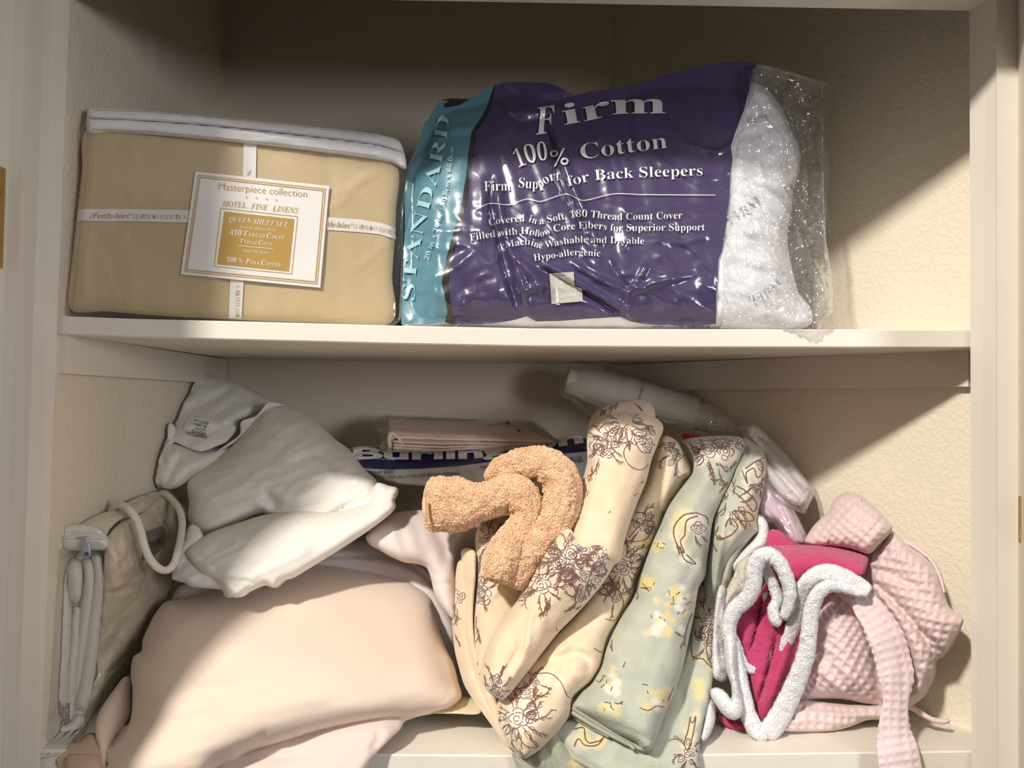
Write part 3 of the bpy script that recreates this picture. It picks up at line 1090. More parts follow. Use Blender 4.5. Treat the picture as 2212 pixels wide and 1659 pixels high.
# clear film around the bag
fo = cA((410, 560), (700, 600), (1200, 650), (1700, 715), (1912, 770), (1905, 1000), (1895, 1300), (1890, 1500), (1850, 1538), (1480, 1531), (860, 1508), (500, 1496), (318, 1486), (316, 1440), (345, 1150), (385, 800))
SF = Surf(fo, [(p[0], p[1], p[2] - 0.005) for p in ct], 0.0125, 9, folds[:3] + [(cA((316, 1450), (900, 1490), (1830, 1530)), 0.0025, 3)],
          fn=lambda x, y: wrk(x, y, 0.0006, -35, 60, 22, 31) * np.clip((x - 600) / 120, 0, 1) + wrk(x, y, 0.0010, 80, 120, 60, 13) * 0.5 + 0.009 * np.exp(-((x - 480) / 220) ** 2 - ((y - 440) / 85) ** 2) + 0.0006 * noise(x / 30, y / 26, 5) * np.exp(-((x - 355) / 55) ** 2 - ((y - 385) / 60) ** 2))
M = Mesh(); patch(M, SF, 6, 0.2)
M.obj('clear_bag', m_filmA, T_)

# ------------------------------------------------------------------ pillow in a printed plastic bag (upper shelf, middle)
base = P(1330, 708, 0.12); base[2] = ZS
T_ = thing('bagged_pillow', 'firm white pillow in a purple and teal printed plastic bag', 'pillow pack', base)
ctb = [(880, 700, 0.10), (930, 300, 0.15), (1250, 715, 0.10), (1250, 250, 0.16), (1600, 715, 0.09), (1650, 220, 0.16), (1780, 600, 0.11)]
bo = cB((75, 640), (110, 560), (150, 470), (230, 320), (400, 280), (520, 240), (700, 225), (860, 290), (1100, 245), (1300, 195), (1500, 190), (1650, 200), (1760, 235), (1830, 320), (1880, 420), (1920, 500), (1928, 600), (1900, 700), (1885, 820), (1868, 900), (1872, 1000), (1897, 1120), (1920, 1200), (1970, 1260), (1985, 1330), (1930, 1368), (1530, 1376), (1100, 1376), (600, 1368), (300, 1366), (75, 1366), (60, 1200), (72, 900))
crk = [  # creases of the bag, lifted (+) or pressed in (-)
    (cB((715, 400), (745, 480), (790, 640), (850, 780), (940, 960), (960, 1020)), -0.009, 9),
    (cB((745, 380), (790, 480), (840, 640), (900, 780), (985, 960)), 0.006, 9),
    (cB((480, 660), (480, 800), (520, 960), (560, 1120), (620, 1310)), -0.010, 9),
    (cB((510, 660), (520, 800), (560, 960), (610, 1120), (660, 1290)), 0.007, 9),
    (cB((690, 1080), (800, 1130), (870, 1175), (1010, 1250), (1120, 1330)), -0.010, 8),
    (cB((730, 1070), (850, 1130), (960, 1200), (1060, 1250), (1150, 1320)), 0.007, 8),
    (cB((850, 1050), (940, 1110), (1040, 1160), (1130, 1195)), 0.006, 6),
    (cB((1130, 1195), (1190, 1100), (1210, 1050)), 0.005, 6), (cB((1130, 1195), (1260, 1150), (1440, 1110)), 0.005, 7), (cB((1130, 1195), (1120, 1260), (1115, 1310)), 0.004, 5),
    (cB((1130, 1190), (1060, 1100), (1040, 1040)), -0.004, 6),
    (cB((1600, 490), (1560, 640), (1480, 660), (1370, 600)), 0.003, 7), (cB((1603, 500), (1540, 540), (1400, 500)), 0.003, 6),
    (cB((540, 240), (640, 300), (760, 300), (860, 285)), -0.006, 10), (cB((520, 300), (600, 350), (700, 345), (860, 330)), 0.005, 9),
    (cB((500, 330), (620, 400), (760, 370)), -0.004, 8),
    (cB((1100, 800), (1150, 900), (1100, 1000)), 0.003, 6), (cB((900, 900), (1000, 960), (990, 900)), 0.003, 5),
    (cB((1240, 560), (1330, 620), (1500, 700)), 0.003, 10), (cB((1250, 950), (1400, 960), (1540, 900)), 0.003, 10),
    (cB((640, 1190), (740, 1160), (760, 1240)), 0.005, 7), (cB((560, 1000), (640, 1080), (740, 1220)), 0.006, 9),
    (cB((300, 1090), (330, 1060), (400, 1000)), 0.004, 9), (cB((90, 640), (260, 450), (430, 420)), 0.004, 9), (cB((210, 1080), (220, 1250)), 0.004, 8),
]
def bagwr(x, y):
    return wrk(x, y, 0.0035, 78, 190, 55, 41) + wrk(x, y, 0.002, -25, 150, 50, 77) * np.clip((y - 330) / 100, 0, 1) + wrk(x, y, 0.0022, 30, 150, 60, 92, True) * np.clip((y - 420) / 80, 0, 1)
SP = Surf(bo, ctb, 0.085, 60, crk, fn=bagwr)
pillow_col = None
m_pillow = mat('white_pillow_ticking', (240, 240, 242), 0.7, bumps=[('soft', 25, 0.5, 0.006), ('weave', 900, 0.1, 0.0004)])
def pwr(x, y):
    return bagwr(x, y) + wrk(x, y, 0.006, 15, 120, 26, 55) * np.clip((x - 1545) / 60, 0, 1)
SPW = Surf(bo, ctb, 0.083, 55, crk, fn=pwr)
M = Mesh(); patch(M, SPW, 8, 0.035)
pil = M.obj('pillow', m_pillow, T_)
m_purple = mat('purple_printed_film', (74, 64, 98), 0.3, spec=0.4, coat=0.8, bumps=[('noise', 14, 0.12, 0.006)], fnrm=(38, 0.09, 0.5, 0.68))
m_teal = mat('teal_printed_film', (88, 134, 148), 0.3, spec=0.4, coat=0.7, bumps=[('noise', 14, 0.1, 0.006)], fnrm=(38, 0.06, 0.5, 0.7))
m_dark = mat('black_printed_film', (42, 40, 38), 0.3, spec=0.5, coat=0.8)
purple = cB((500, 225), (540, 212), (640, 211), (740, 213), (790, 230), (870, 275), (930, 258), (1090, 235), (1190, 215), (1300, 175), (1450, 140), (1560, 118), (1650, 113), (1722, 118), (1722, 150), (1710, 175), (1692, 180), (1690, 240), (1665, 340), (1640, 400), (1612, 480), (1603, 510), (1609, 570), (1600, 640), (1595, 760), (1580, 880), (1562, 1000), (1545, 1040), (1540, 1130), (1533, 1230), (1533, 1345),
            (1400, 1355), (1200, 1345), (1130, 1332), (1085, 1310), (960, 1318), (800, 1330), (690, 1332), (645, 1308), (600, 1323), (520, 1338), (430, 1345), (325, 1345), (300, 1310), (282, 1200), (280, 1150), (295, 1060), (318, 960), (348, 850), (368, 760), (383, 650), (398, 540), (412, 440), (450, 385), (478, 330), (490, 270))
teal = cB((493, 228), (440, 255), (370, 295), (330, 312), (300, 320), (235, 300), (215, 350), (165, 405), (145, 480), (130, 530), (90, 620), (75, 700), (75, 900), (66, 1050), (60, 1345), (180, 1345), (262, 1335), (275, 1290), (262, 1220), (248, 1150), (262, 1060), (288, 970), (320, 860), (345, 750), (362, 650), (372, 540), (388, 440), (428, 385), (458, 330), (478, 270))
gap = cB((478, 270), (493, 228), (500, 225), (490, 270), (478, 330), (450, 385), (412, 440), (398, 540), (383, 650), (368, 760), (348, 850), (318, 960), (295, 1060), (280, 1150), (282, 1200), (300, 1310), (325, 1345), (320, 1358), (262, 1335), (275, 1290), (262, 1220), (248, 1150), (262, 1060), (288, 970), (320, 860), (345, 750), (362, 650), (372, 540), (388, 440), (428, 385), (458, 330))
patch2 = cB((240, 296), (290, 287), (360, 290), (372, 297), (330, 318), (262, 332), (258, 318), (280, 300))
SHB = Surf([(700, 150), (1850, 90), (1850, 760), (800, 760)], ctb, 0, 50)
class Blend:
    """printed film: follows the pillow where there is one and hangs straight beyond its edge"""
    def Y(s, x, y):
        x = np.asarray(x, float); y = np.asarray(y, float)
        u = SP.U(x, y)
        h = SP.H(x, y, np.maximum(u, 0.28))
        return SP.base(x, y) - h
HB = Blend()
M = Mesh(); sheet(M, HB, purple, 0.003, 5, sp=4); pp = M.obj('purple_print_panel', m_purple, T_)
M = Mesh(); sheet(M, HB, teal, 0.003, 5, sp=4); tl = M.obj('teal_print_panel', m_teal, T_)
M = Mesh(); sheet(M, HB, gap, 0.0032, 6, sp=5); sheet(M, HB, patch2, 0.0038, 6, sp=5); 
M.obj('black_print_stripe', m_dark, T_)
m_ink = mat('pale_ink', (232, 232, 228), 0.35, spec=0.5, coat=0.4)
M = Mesh()
O_ = 0.0062
write(M, HB, 'F', cB((688, 458), (775, 445), (800, 440)), 60, 'bital', off=O_, sub=0.08)
write(M, HB, 'irm', cB((822, 412), (950, 388), (1060, 362), (1297, 357)), 46, 'serif', off=O_, sub=0.08)
write(M, HB, '100', cB((605, 612), (680, 585), (745, 575)), 40, 'serif', thin=-0.009, off=O_, sub=0.1)
write(M, HB, '%', cB((765, 608), (845, 594)), 36, 'sans', off=O_, sub=0.1)
write(M, HB, 'Cotton', cB((902, 573), (1100, 545), (1305, 519)), 34, 'serif', thin=-0.009, off=O_, sub=0.1)
write(M, HB, 'Firm', cB((447, 722), (510, 720), (570, 718)), 22, 'serif', thin=-0.009, off=O_)
write(M, HB, 'Support', cB((607, 704), (700, 708), (760, 675), (800, 672)), 22, 'serif', thin=-0.009, off=O_)
write(M, HB, 'for Back Sleepers', cB((842, 700), (960, 672), (1160, 658), (1470, 648)), 23, 'serif', thin=-0.009, off=O_)
rl = spline(cB((395, 815), (470, 780), (560, 785), (650, 758), (710, 770), (830, 735), (910, 765), (1050, 735), (1200, 738), (1530, 740)), False, 5)
M2 = Mesh()
rr = np.concatenate([rl + [0, -0.8], (rl + [0, 0.8])[::-1]])
sheet(M, HB, [tuple(p) for p in rr], O_, 40, sp=5)
write(M, HB, 'Covered in a Soft, 180 Thread Count Cover', cB((470, 882), (640, 862), (700, 878), (780, 862), (900, 842), (1080, 856), (1375, 850)), 15.5, 'serif', thin=-0.009, off=O_)
write(M, HB, 'Filled with Hollow Core Fibers for Superior Support', cB((382, 955), (480, 938), (640, 922), (710, 935), (800, 908), (950, 896), (1050, 908), (1480, 906)), 15.5, 'serif', thin=-0.009, off=O_)
write(M, HB, 'Machine Washable and Dryable', cB((548, 987), (650, 972), (710, 990), (860, 965), (1000, 965), (1195, 970)), 15, 'serif', thin=-0.009, off=O_)
write(M, HB, 'Hypo-allergenic', cB((680, 1048), (780, 1035), (870, 1022), (990, 1028)), 14.5, 'serif', thin=-0.009, off=O_)
M.obj('lettering', m_ink, pp, smooth=False)
M = Mesh()
write(M, HB, 'STANDARD', cB((120, 1232), (128, 1100), (150, 960), (195, 780), (245, 600), (288, 375)), 29, 'serif', thin=-0.012, off=O_, sub=0.1)
M.obj('size_lettering', mat('light_teal_ink', (165, 205, 212), 0.35, coat=0.4), tl, smooth=False)
M = Mesh()
write(M, HB, '20 in. x 26 in. / 50.8cm x 66.0cm', cB((186, 1045), (230, 900), (275, 730), (305, 515)), 10.5, 'serif', thin=-0.012, off=O_)
M.obj('measure_lettering', mat('pale_teal_ink', (175, 208, 214), 0.35, coat=0.4), tl, smooth=False)
M = Mesh()
sheet(M, HB, cB((752, 1107), (866, 1100), (870, 1165), (905, 1180), (909, 1238), (762, 1250)), O_, 6)
sq = M.obj('warranty_seal', mat('pale_seal', (196, 192, 180), 0.3, coat=0.8), pp)
M = Mesh()
write(M, HB, 'Warranty', cB((770, 1228), (895, 1212)), 9, 'serif', thin=-0.02, off=O_ + 0.0007)
write(M, HB, 'Year', cB((800, 1190), (858, 1184)), 8, 'serif', thin=-0.02, off=O_ + 0.0007)
write(M, HB, '2', cB((795, 1160), (835, 1152)), 17, 'script', off=O_ + 0.0007)
M.obj('seal_lettering', m_ink, sq, smooth=False)
m_greyink = mat('grey_ink', (176, 178, 184), 0.6)
for tx_, bl_, cp_ in (('FIRM', cB((1592, 872), (1680, 820), (1745, 770)), 17), ('FIRM', cB((1705, 1242), (1780, 1205), (1842, 1150)), 15), ('FI', cB((1868, 735), (1905, 715)), 16)):
    M = Mesh(); write(M, SPW, tx_, bl_, cp_, 'serif', thin=-0.012, off=0.004)
    M.obj('pillow_print', m_greyink, pil, smooth=False)
M = Mesh()
lg = cB((1678, 375), (1765, 362), (1770, 392), (1685, 402))
frame(M, SPW, lg, 0, 1.0, 0.002)
write(M, SPW, 'COTTON', cB((1690, 392), (1758, 382)), 6, 'serif', thin=-0.01, off=0.002)
M.obj('pillow_print', m_greyink, pil, smooth=False)
M = Mesh()
rnd = random.Random(4)
x = 1468.0
while x < 1532:
    b = rnd.choice([0.9, 1.4, 2.2])
    sheet(M, HB, [(x, 702.5), (x + b, 702.6), (x + b, 709), (x, 709)], 0.0045, 10)
    x += b + rnd.choice([1.0, 1.6])
M.obj('barcode', m_dark, pil, smooth=False)
M = Mesh()
x = 1408.0
while x < 1432:
    b = rnd.choice([0.9, 1.4])
    sheet(M, HB, [(x, 703), (x + b, 703.2), (x + b, 707), (x, 707)], 0.0045, 10)
    x += b + rnd.choice([1.0, 1.6])
M.obj('barcode', m_dark, pil, smooth=False)
# clear end of the bag
m_filmB = film('crinkled_clear_bag', crack=14, st=0.22, base=0.05, edge=0.65, rough=0.07, haze=0.06, fac=0.08)
fo = cB((1700, 150), (1722, 122), (1800, 130), (1900, 158), (2000, 190), (2040, 195), (2078, 215), (2080, 300), (2062, 380), (2050, 480), (2065, 580), (2066, 680), (2060, 800), (2050, 950), (2070, 1080), (2087, 1200), (2080, 1290), (2040, 1330), (2010, 1378), (1960, 1382), (1880, 1372), (1545, 1368), (1545, 1060), (1580, 900), (1600, 700), (1610, 520), (1680, 300))
fcr = [(cB((1960, 200), (2020, 300), (2030, 500), (2035, 800), (2040, 1040)), 0.014, 5), (cB((1800, 210), (1850, 320), (1930, 470), (1960, 700), (1950, 900)), 0.012, 7),
       (cB((1740, 700), (1850, 800), (1960, 980), (2040, 1200), (2050, 1330)), 0.012, 7), (cB((2060, 700), (1990, 860), (1930, 1000)), 0.010, 6), (cB((1620, 900), (1760, 1010), (1900, 1200), (2000, 1300)), 0.006, 6),
       (cB((1880, 150), (1860, 240), (1930, 330)), -0.01, 8), (cB((1900, 1100), (1990, 1180), (2070, 1280)), 0.01, 6), (cB((1560, 1200), (1750, 1290), (1950, 1340)), 0.005, 6)]
ctf = [(1560, 700, 0.045), (1650, 160, 0.11), (1790, 180, 0.13), (1790, 450, 0.10), (1790, 690, 0.0), (1650, 450, 0.06), (1700, 640, 0.02)]
SFB = Surf(fo, ctf, 0.02, 14, fcr, fn=lambda x, y: wrk(x, y, 0.006, 75, 90, 16, 12, True) + wrk(x, y, 0.004, -30, 60, 14, 14, True), sharp=True, sp=5)
M = Mesh(); patch(M, SFB, 5, 0.02)
M.obj('clear_bag', m_filmB, T_)
M = Mesh()
a_ = spline(cB((2020, 195), (2032, 330), (2030, 500), (2034, 700), (2040, 900), (2046, 1040)), False, 5)
tube(M, P(a_[:, 0] + 0.8 * noise(a_[:, 1] / 9, a_[:, 1] * 0, 3), a_[:, 1], SFB.Y(a_[:, 0], a_[:, 1]) - 0.001), 0.0009, smooth=False)
M.obj('bag_seam', m_filmB, T_)

# ------------------------------------------------------------------ lower shelf: pillows on the left
m_wcotton = mat('white_cotton', (236, 232, 222), 0.8, sheen=0.15, bumps=[('weave', 900, 0.06, 0.0004), ('soft', 14, 0.25, 0.006)])
m_thin = mat('thin_white_cotton', (233, 230, 224), 0.8, sheen=0.15, bumps=[('weave', 900, 0.06, 0.0004), ('soft', 30, 0.3, 0.004)])
m_pinkp = mat('pale_peach_jersey', (232, 212, 193), 0.9, sheen=0.3, bumps=[('noise', 900, 0.06, 0.0005), ('soft', 7, 0.25, 0.01)])
m_lilac = mat('pale_lilac_cotton', (228, 214, 210), 0.8, sheen=0.2, bumps=[('noise', 900, 0.05, 0.0004), ('soft', 12, 0.3, 0.006)])
m_cuff = mat('peach_knit', (214, 184, 160), 0.9, bumps=[('rib', 420, 0.4, 0.0008)])
GL = float(P(0, 1590, 0.05)[2])

# the large peach pillow
pk = thing('pillow', 'large pale peach pillow at lower left, hanging over the shelf edge', 'pillow', (float(P(620, 1500, .1)[0]), 0.1, ZL))
ctp = [(360, 1320, 0.19), (650, 1230, 0.25), (960, 1330, 0.22), (260, 1650, 0.02), (500, 1660, 0.0), (990, 1500, 0.10), (700, 1600, 0.03), (560, 1720, -0.03)]
mo = cF((700, 500), (730, 455), (760, 425), (850, 410), (960, 380), (1100, 320), (1250, 265), (1400, 250), (1600, 263), (1780, 293), (1900, 330), (1980, 395), (2008, 480), (2022, 560), (2050, 640), (2085, 710), (2105, 790), (2122, 850), (2110, 882), (2060, 922), (1960, 945), (1860, 965), (1640, 1000), (1460, 1035), (1300, 1080), (1150, 1120), (1080, 1160), (1000, 1195), (960, 1260), (500, 1300), (480, 1189), (525, 1090), (560, 1040), (600, 960), (608, 830), (600, 760), (612, 680), (650, 650), (655, 600))
SPK = Surf(mo, ctp, 0.13, 75, [
    (cF((700, 900), (900, 830), (1150, 800), (1400, 740)), 0.0015, 7), (cF((600, 960), (800, 900), (1000, 880)), 0.0015, 6),
    (cF((1150, 1120), (1200, 1060), (1230, 1030)), -0.006, 10), (cF((1040, 520), (1300, 440), (1500, 420)), 0.001, 8),
    (cF((2050, 650), (2015, 600), (2008, 540)), -0.006, 8), (cF((660, 640), (760, 600), (900, 500), (980, 480)), 0.002, 10),
    (cF((1100, 1140), (1400, 1010), (1800, 900)), 0.002, 16)],
    fn=lambda x, y: wrk(x, y, 0.0022, -18, 260, 60, 21) + wrk(x, y, 0.004, 40, 300, 160, 22), dome=0.5)
M = Mesh(); patch(M, SPK, 8, 0.03); M.obj('pillow_body', m_pinkp, pk)
S_ = Surf(cF((600, 775), (608, 830), (604, 960), (540, 1070), (510, 1150), (500, 1300), (470, 1280), (455, 1120), (438, 1040), (445, 960), (480, 890), (530, 820), (570, 770)), [(290, 1480, .13), (205, 1640, -.004), (220, 1560, .05), (220, 1720, -.03)], 0.035, 14, [(cF((600, 960), (560, 1000), (520, 1100)), -0.004, 6)])
M = Mesh(); patch(M, S_, 7, 0.02); M.obj('case_corner', m_pinkp, pk)
S_ = Surf(cF((1960, 930), (1860, 975), (1840, 1010), (1740, 1112), (1700, 1170), (1655, 1260), (1600, 1300), (960, 1300), (1000, 1170), (1080, 1130), (1300, 1040), (1640, 950)), [(900, 1550, .05), (860, 1600, .0), (500, 1650, -.01), (780, 1650, -.016), (760, 1720, -.03)], 0.02, 20,
          [(cF((1040, 1189), (1140, 1150), (1400, 1120), (1700, 1040)), -0.004, 10), (cF((1740, 1010), (1740, 1060), (1700, 1120)), -0.005, 9)], fn=lambda x, y: wrk(x, y, 0.003, -40, 160, 60, 4))
M = Mesh(); patch(M, S_, 8, 0.02); M.obj('case_flap', mat('pale_rose_jersey', (226, 206, 196), 0.9, sheen=0.3, bumps=[('noise', 900, 0.06, 0.0005)]), pk)
S_ = Surf(cF((380, 1060), (420, 1035), (445, 1060), (470, 1160), (490, 1250), (480, 1300), (330, 1300), (305, 1180), (312, 1120), (335, 1085)), [(160, 1600, .018), (230, 1600, .02), (200, 1640, -.008), (200, 1720, -.03)], 0.012, 8, [(cF((320, 1135), (460, 1140)), -0.002, 2)])
M = Mesh(); patch(M, S_, 5, 0.03); cuff = M.obj('case_hem', m_cuff, pk)
M = Mesh()
st_ = resample(cF((322, 1128), (390, 1126), (458, 1132)), 7, False)
for i in range(len(st_) - 1):
    pp = st_[i] + (st_[i + 1] - st_[i]) * np.array([[0], [0.6]])
    tube(M, P(pp[:, 0], pp[:, 1], S_.Y(pp[:, 0], pp[:, 1]) - 0.0004), 0.0004, n=5, smooth=False)
M.obj('hem_stitching', mat('tan_thread', (176, 150, 126), 0.8), cuff)

# pale folded sheet between the pillows
S_ = Surf(cF((790, 405), (830, 350), (960, 330), (1200, 290), (1440, 200), (1500, 172), (1600, 148), (1700, 150), (1780, 200), (1900, 235), (1975, 290), (2010, 370), (2060, 470), (2095, 560), (2090, 680), (2100, 800), (2000, 800), (1900, 600), (1500, 500), (900, 560), (770, 470)),
          [(400, 1290, .24), (700, 1180, .27), (980, 1340, .22), (960, 1450, .2)], 0.022, 14,
          [(cF((1430, 215), (1600, 215), (1760, 215), (1900, 265), (1990, 350), (2050, 450), (2085, 520)), -0.007, 4), (cF((1480, 190), (1620, 180), (1720, 190)), -0.005, 3), (cF((1440, 235), (1620, 235), (1800, 262), (1920, 310)), 0.003, 4)])
M = Mesh(); patch(M, S_, 6, 0.02)
tag(M.obj('folded_sheet', m_lilac), 'pale folded sheet draped between the peach pillow and the white pillow', 'sheet')
# lilac pillow corner
S_ = Surf(cD((247, 1105), (262, 1085), (285, 1050), (340, 1000), (420, 965), (520, 948), (640, 945), (780, 950), (930, 960), (960, 1100), (905, 1160), (850, 1165), (812, 1210), (800, 1300), (792, 1400), (792, 1500), (790, 1600), (770, 1600), (735, 1560), (690, 1500), (655, 1430), (640, 1360), (610, 1290), (540, 1265), (480, 1258), (400, 1225), (330, 1185), (270, 1150)),
          [(790, 1180, .17), (900, 1110, .24), (1030, 1120, .26), (980, 1340, .15)], 0.05, 22,
          [(cD((800, 1000), (820, 1100), (760, 1250), (720, 1400)), 0.005, 14), (cD((640, 1060), (720, 1150), (740, 1300)), -0.004, 12), (cD((640, 1390), (700, 1390), (760, 1380)), -0.003, 4), (cD((600, 1300), (680, 1330), (740, 1330)), -0.003, 5), (cD((262, 1090), (275, 1110), (262, 1130)), 0.004, 5)],
          fn=lambda x, y: wrk(x, y, 0.003, 65, 120, 36, 14))
M = Mesh(); patch(M, S_, 6, 0.03)
tag(M.obj('pillow', m_lilac), 'pale lilac pillow with a pinched corner, below the sherpa cloth', 'pillow')
# small cream cloth lying beneath
S_ = Surf(cF((1960, 925), (2050, 890), (2130, 860), (2200, 880), (2212, 915), (2205, 938), (2175, 944), (2100, 940), (1990, 938)), [(960, 1540, .05), (1030, 1540, .05), (1000, 1500, .12)], 0.008, 5, fn=lambda x, y: wrk(x, y, 0.001, -10, 60, 10, 4))
M = Mesh(); patch(M, S_, 5, 0.01)
tag(M.obj('folded_cloth', mat('cream_terry', (232, 218, 186), 0.95, bumps=[('noise', 700, 0.5, 0.001)])), 'small cream terry cloth lying flat under the peach pillow corner', 'cloth')

# the white pillow in a loose case
wp = thing('pillow', 'folded white pillow in a loose case with a sewn label, topmost at left', 'pillow', (float(P(620, 1100, .2)[0]), 0.2, ZL + 0.15))
ctw = [(420, 1110, .24), (600, 880, .36), (760, 980, .3), (860, 1060, .22), (420, 1240, .16), (520, 1290, .1), (700, 1200, .15)]
S_ = Surf(cC((1340, 300), (1380, 300), (1500, 325), (1600, 385), (1640, 420), (1740, 510), (1830, 580), (1900, 675), (1975, 745), (1990, 790), (1990, 860), (1960, 920), (1780, 960), (1600, 990), (1400, 975), (1320, 940), (1260, 950), (1160, 1000), (1060, 1045), (965, 1062), (900, 1010), (878, 960), (885, 880), (872, 790), (880, 740), (960, 680), (1080, 600), (1200, 480), (1300, 340)),
          ctw, 0.075, 38, [
    (cC((1060, 700), (1300, 600), (1600, 560)), 0.003, 16), (cC((1300, 840), (1450, 900), (1600, 880), (1760, 830)), -0.006, 16), (cC((1310, 820), (1370, 880), (1390, 930)), -0.010, 12),
    (cC((1640, 590), (1700, 640), (1780, 690)), -0.004, 8), (cC((1360, 330), (1500, 380), (1640, 430)), -0.003, 8), (cC((1720, 930), (1850, 890), (1980, 850)), -0.006, 7), (cC((1960, 780), (1930, 830), (1970, 870)), -0.003, 6)],
    fn=lambda x, y: wrk(x, y, 0.004, -28, 200, 50, 61) + wrk(x, y, 0.004, 30, 200, 90, 62) + wrk(x, y, 0.0045, -20, 130, 24, 63, True))
M = Mesh(); patch(M, S_, 7, 0.05); M.obj('pillow_body', m_wcotton, wp)
S_ = Surf(cC((1985, 762), (2050, 780), (2098, 792), (2106, 820), (2085, 868), (2092, 900), (2060, 945), (1950, 1030), (1800, 1130), (1640, 1230), (1500, 1315), (1440, 1335), (1380, 1375), (1330, 1362), (1240, 1400), (1205, 1425), (1150, 1432), (1110, 1415), (1060, 1350), (960, 1290), (880, 1200), (868, 1160), (940, 1095), (1040, 1042), (1200, 988), (1330, 950), (1550, 926), (1700, 935), (1820, 915), (1945, 870), (1960, 800)),
          [(420, 1180, .15), (860, 1060, .19), (520, 1290, .07), (700, 1190, .13), (640, 1120, .17)], 0.05, 30, [
    (cC((1960, 860), (2030, 850), (2090, 830)), -0.007, 5), (cC((1960, 790), (2000, 830), (2050, 850)), -0.005, 5), (cC((1780, 960), (1950, 900), (2080, 880)), -0.006, 7), (cC((1090, 1330), (1160, 1340), (1240, 1345), (1250, 1370), (1200, 1400)), -0.008, 6),
    (cC((1060, 1350), (1140, 1380), (1180, 1400)), 0.005, 6), (cC((880, 1160), (940, 1180), (1060, 1280)), -0.003, 8), (cC((1260, 1270), (1400, 1240), (1600, 1140)), 0.003, 14)],
    fn=lambda x, y: wrk(x, y, 0.0035, -32, 220, 50, 64) + wrk(x, y, 0.0045, -38, 140, 26, 67, True) * np.clip((560 - x) / 100 + 0.4, 0, 1))
M = Mesh(); patch(M, S_, 6, 0.03); M.obj('pillow_fold', m_wcotton, wp)
S_ = Surf(cC((788, 1325), (788, 1290), (815, 1170), (850, 1090), (893, 1008), (930, 1012), (955, 1040), (968, 1075), (940, 1110), (890, 1150), (872, 1175), (940, 1240), (1040, 1290), (1095, 1330), (1130, 1385), (1130, 1432), (1090, 1420), (1080, 1390), (1010, 1380), (900, 1370), (860, 1348)),
          [(380, 1250, .12), (430, 1140, .17), (490, 1280, .085)], 0.02, 9, [(cC((830, 1290), (860, 1220), (960, 1250)), -0.004, 6), (cC((860, 1340), (940, 1300), (1020, 1320)), 0.004, 6)], fn=lambda x, y: wrk(x, y, 0.002, 50, 80, 24, 4))
M = Mesh(); patch(M, S_, 5, 0.015); M.obj('case_fold', m_thin, wp)
S_ = Surf(cC((1380, 1380), (1395, 1340), (1460, 1300), (1470, 1310), (1400, 1378)), [(600, 1260, .12)], 0.004, 4)
M = Mesh(); patch(M, S_, 4, 0.004); M.obj('case_corner', m_thin, wp)
SB_ = Surf(cC((640, 455), (660, 420), (690, 405), (718, 420), (728, 470), (740, 520), (790, 525), (880, 540), (960, 565), (1050, 555), (1180, 480), (1280, 420), (1260, 520), (1150, 620), (1010, 680), (900, 735), (850, 775), (790, 800), (740, 797), (700, 780), (650, 790), (612, 800), (590, 760), (585, 700), (600, 620), (622, 500)),
          [(300, 1020, .30), (340, 920, .33), (520, 960, .36), (400, 1050, .27)], 0.045, 16, [
    (cC((690, 420), (700, 520), (730, 620), (750, 680)), -0.008, 6), (cC((830, 600), (790, 680), (750, 780)), -0.008, 9), (cC((640, 480), (650, 600), (640, 720)), 0.004, 10), (cC((620, 760), (680, 700), (700, 640)), -0.004, 7),
    (cC((830, 700), (940, 640), (1100, 540)), 0.006, 12), (cC((760, 640), (800, 600), (820, 560)), 0.006, 6)],
    fn=lambda x, y: wrk(x, y, 0.003, 75, 120, 40, 6))
M = Mesh(); patch(M, SB_, 6, 0.03); M.obj('case_bulge', m_wcotton, wp)
S_ = Surf(cC((728, 600), (735, 520), (730, 460), (745, 425), (780, 412), (805, 440), (808, 470), (790, 520), (740, 600)), [(355, 940, .30)], 0.012, 5)
M = Mesh(); patch(M, S_, 4, 0.01); M.obj('case_fold', m_thin, wp)
S_ = Surf(cC((752, 200), (820, 190), (810, 300), (790, 380), (765, 420), (755, 350), (745, 290)), [(370, 880, .40)], 0.006, 5)
M = Mesh(); patch(M, S_, 5, 0.006); M.obj('case_fold', m_thin, wp)
S_ = Surf(cC((788, 125), (800, 118), (850, 122), (840, 180), (792, 172)), [(385, 820, .40)], 0.006, 5)
M = Mesh(); patch(M, S_, 4, 0.006); M.obj('case_fold', m_thin, wp)
hem = cC((828, 120), (880, 120), (940, 125), (1060, 150), (1180, 188), (1230, 215), (1300, 255), (1362, 288), (1348, 330), (1290, 360), (1180, 400), (1165, 450), (1110, 520), (1050, 550), (960, 581), (880, 562), (800, 528), (770, 560), (742, 578), (735, 545), (755, 500), (790, 430), (762, 410), (780, 340), (795, 290), (815, 190))
SHM = Surf(hem, [(380, 830, .39), (540, 830, .42), (590, 880, .40), (360, 960, .29), (450, 970, .285), (520, 930, .33)], 0.016, 12, [
    (cC((830, 260), (900, 240), (950, 240)), -0.002, 4), (cC((830, 300), (900, 290), (960, 300)), 0.002, 4), (cC((860, 430), (1060, 400), (1200, 330), (1350, 300)), 0.006, 12), (cC((960, 300), (1080, 250), (1130, 200)), -0.004, 8),
    (cC((1190, 410), (1160, 450), (1100, 530)), 0.004, 5), (cC((740, 570), (770, 540), (800, 520)), -0.006, 5)],
    fn=lambda x, y: wrk(x, y, 0.004, -25, 110, 30, 65) + wrk(x, y, 0.002, 10, 60, 14, 66))
M = Mesh(); patch(M, SHM, 5, 0.004); hm = M.obj('case_opening', m_thin, wp)
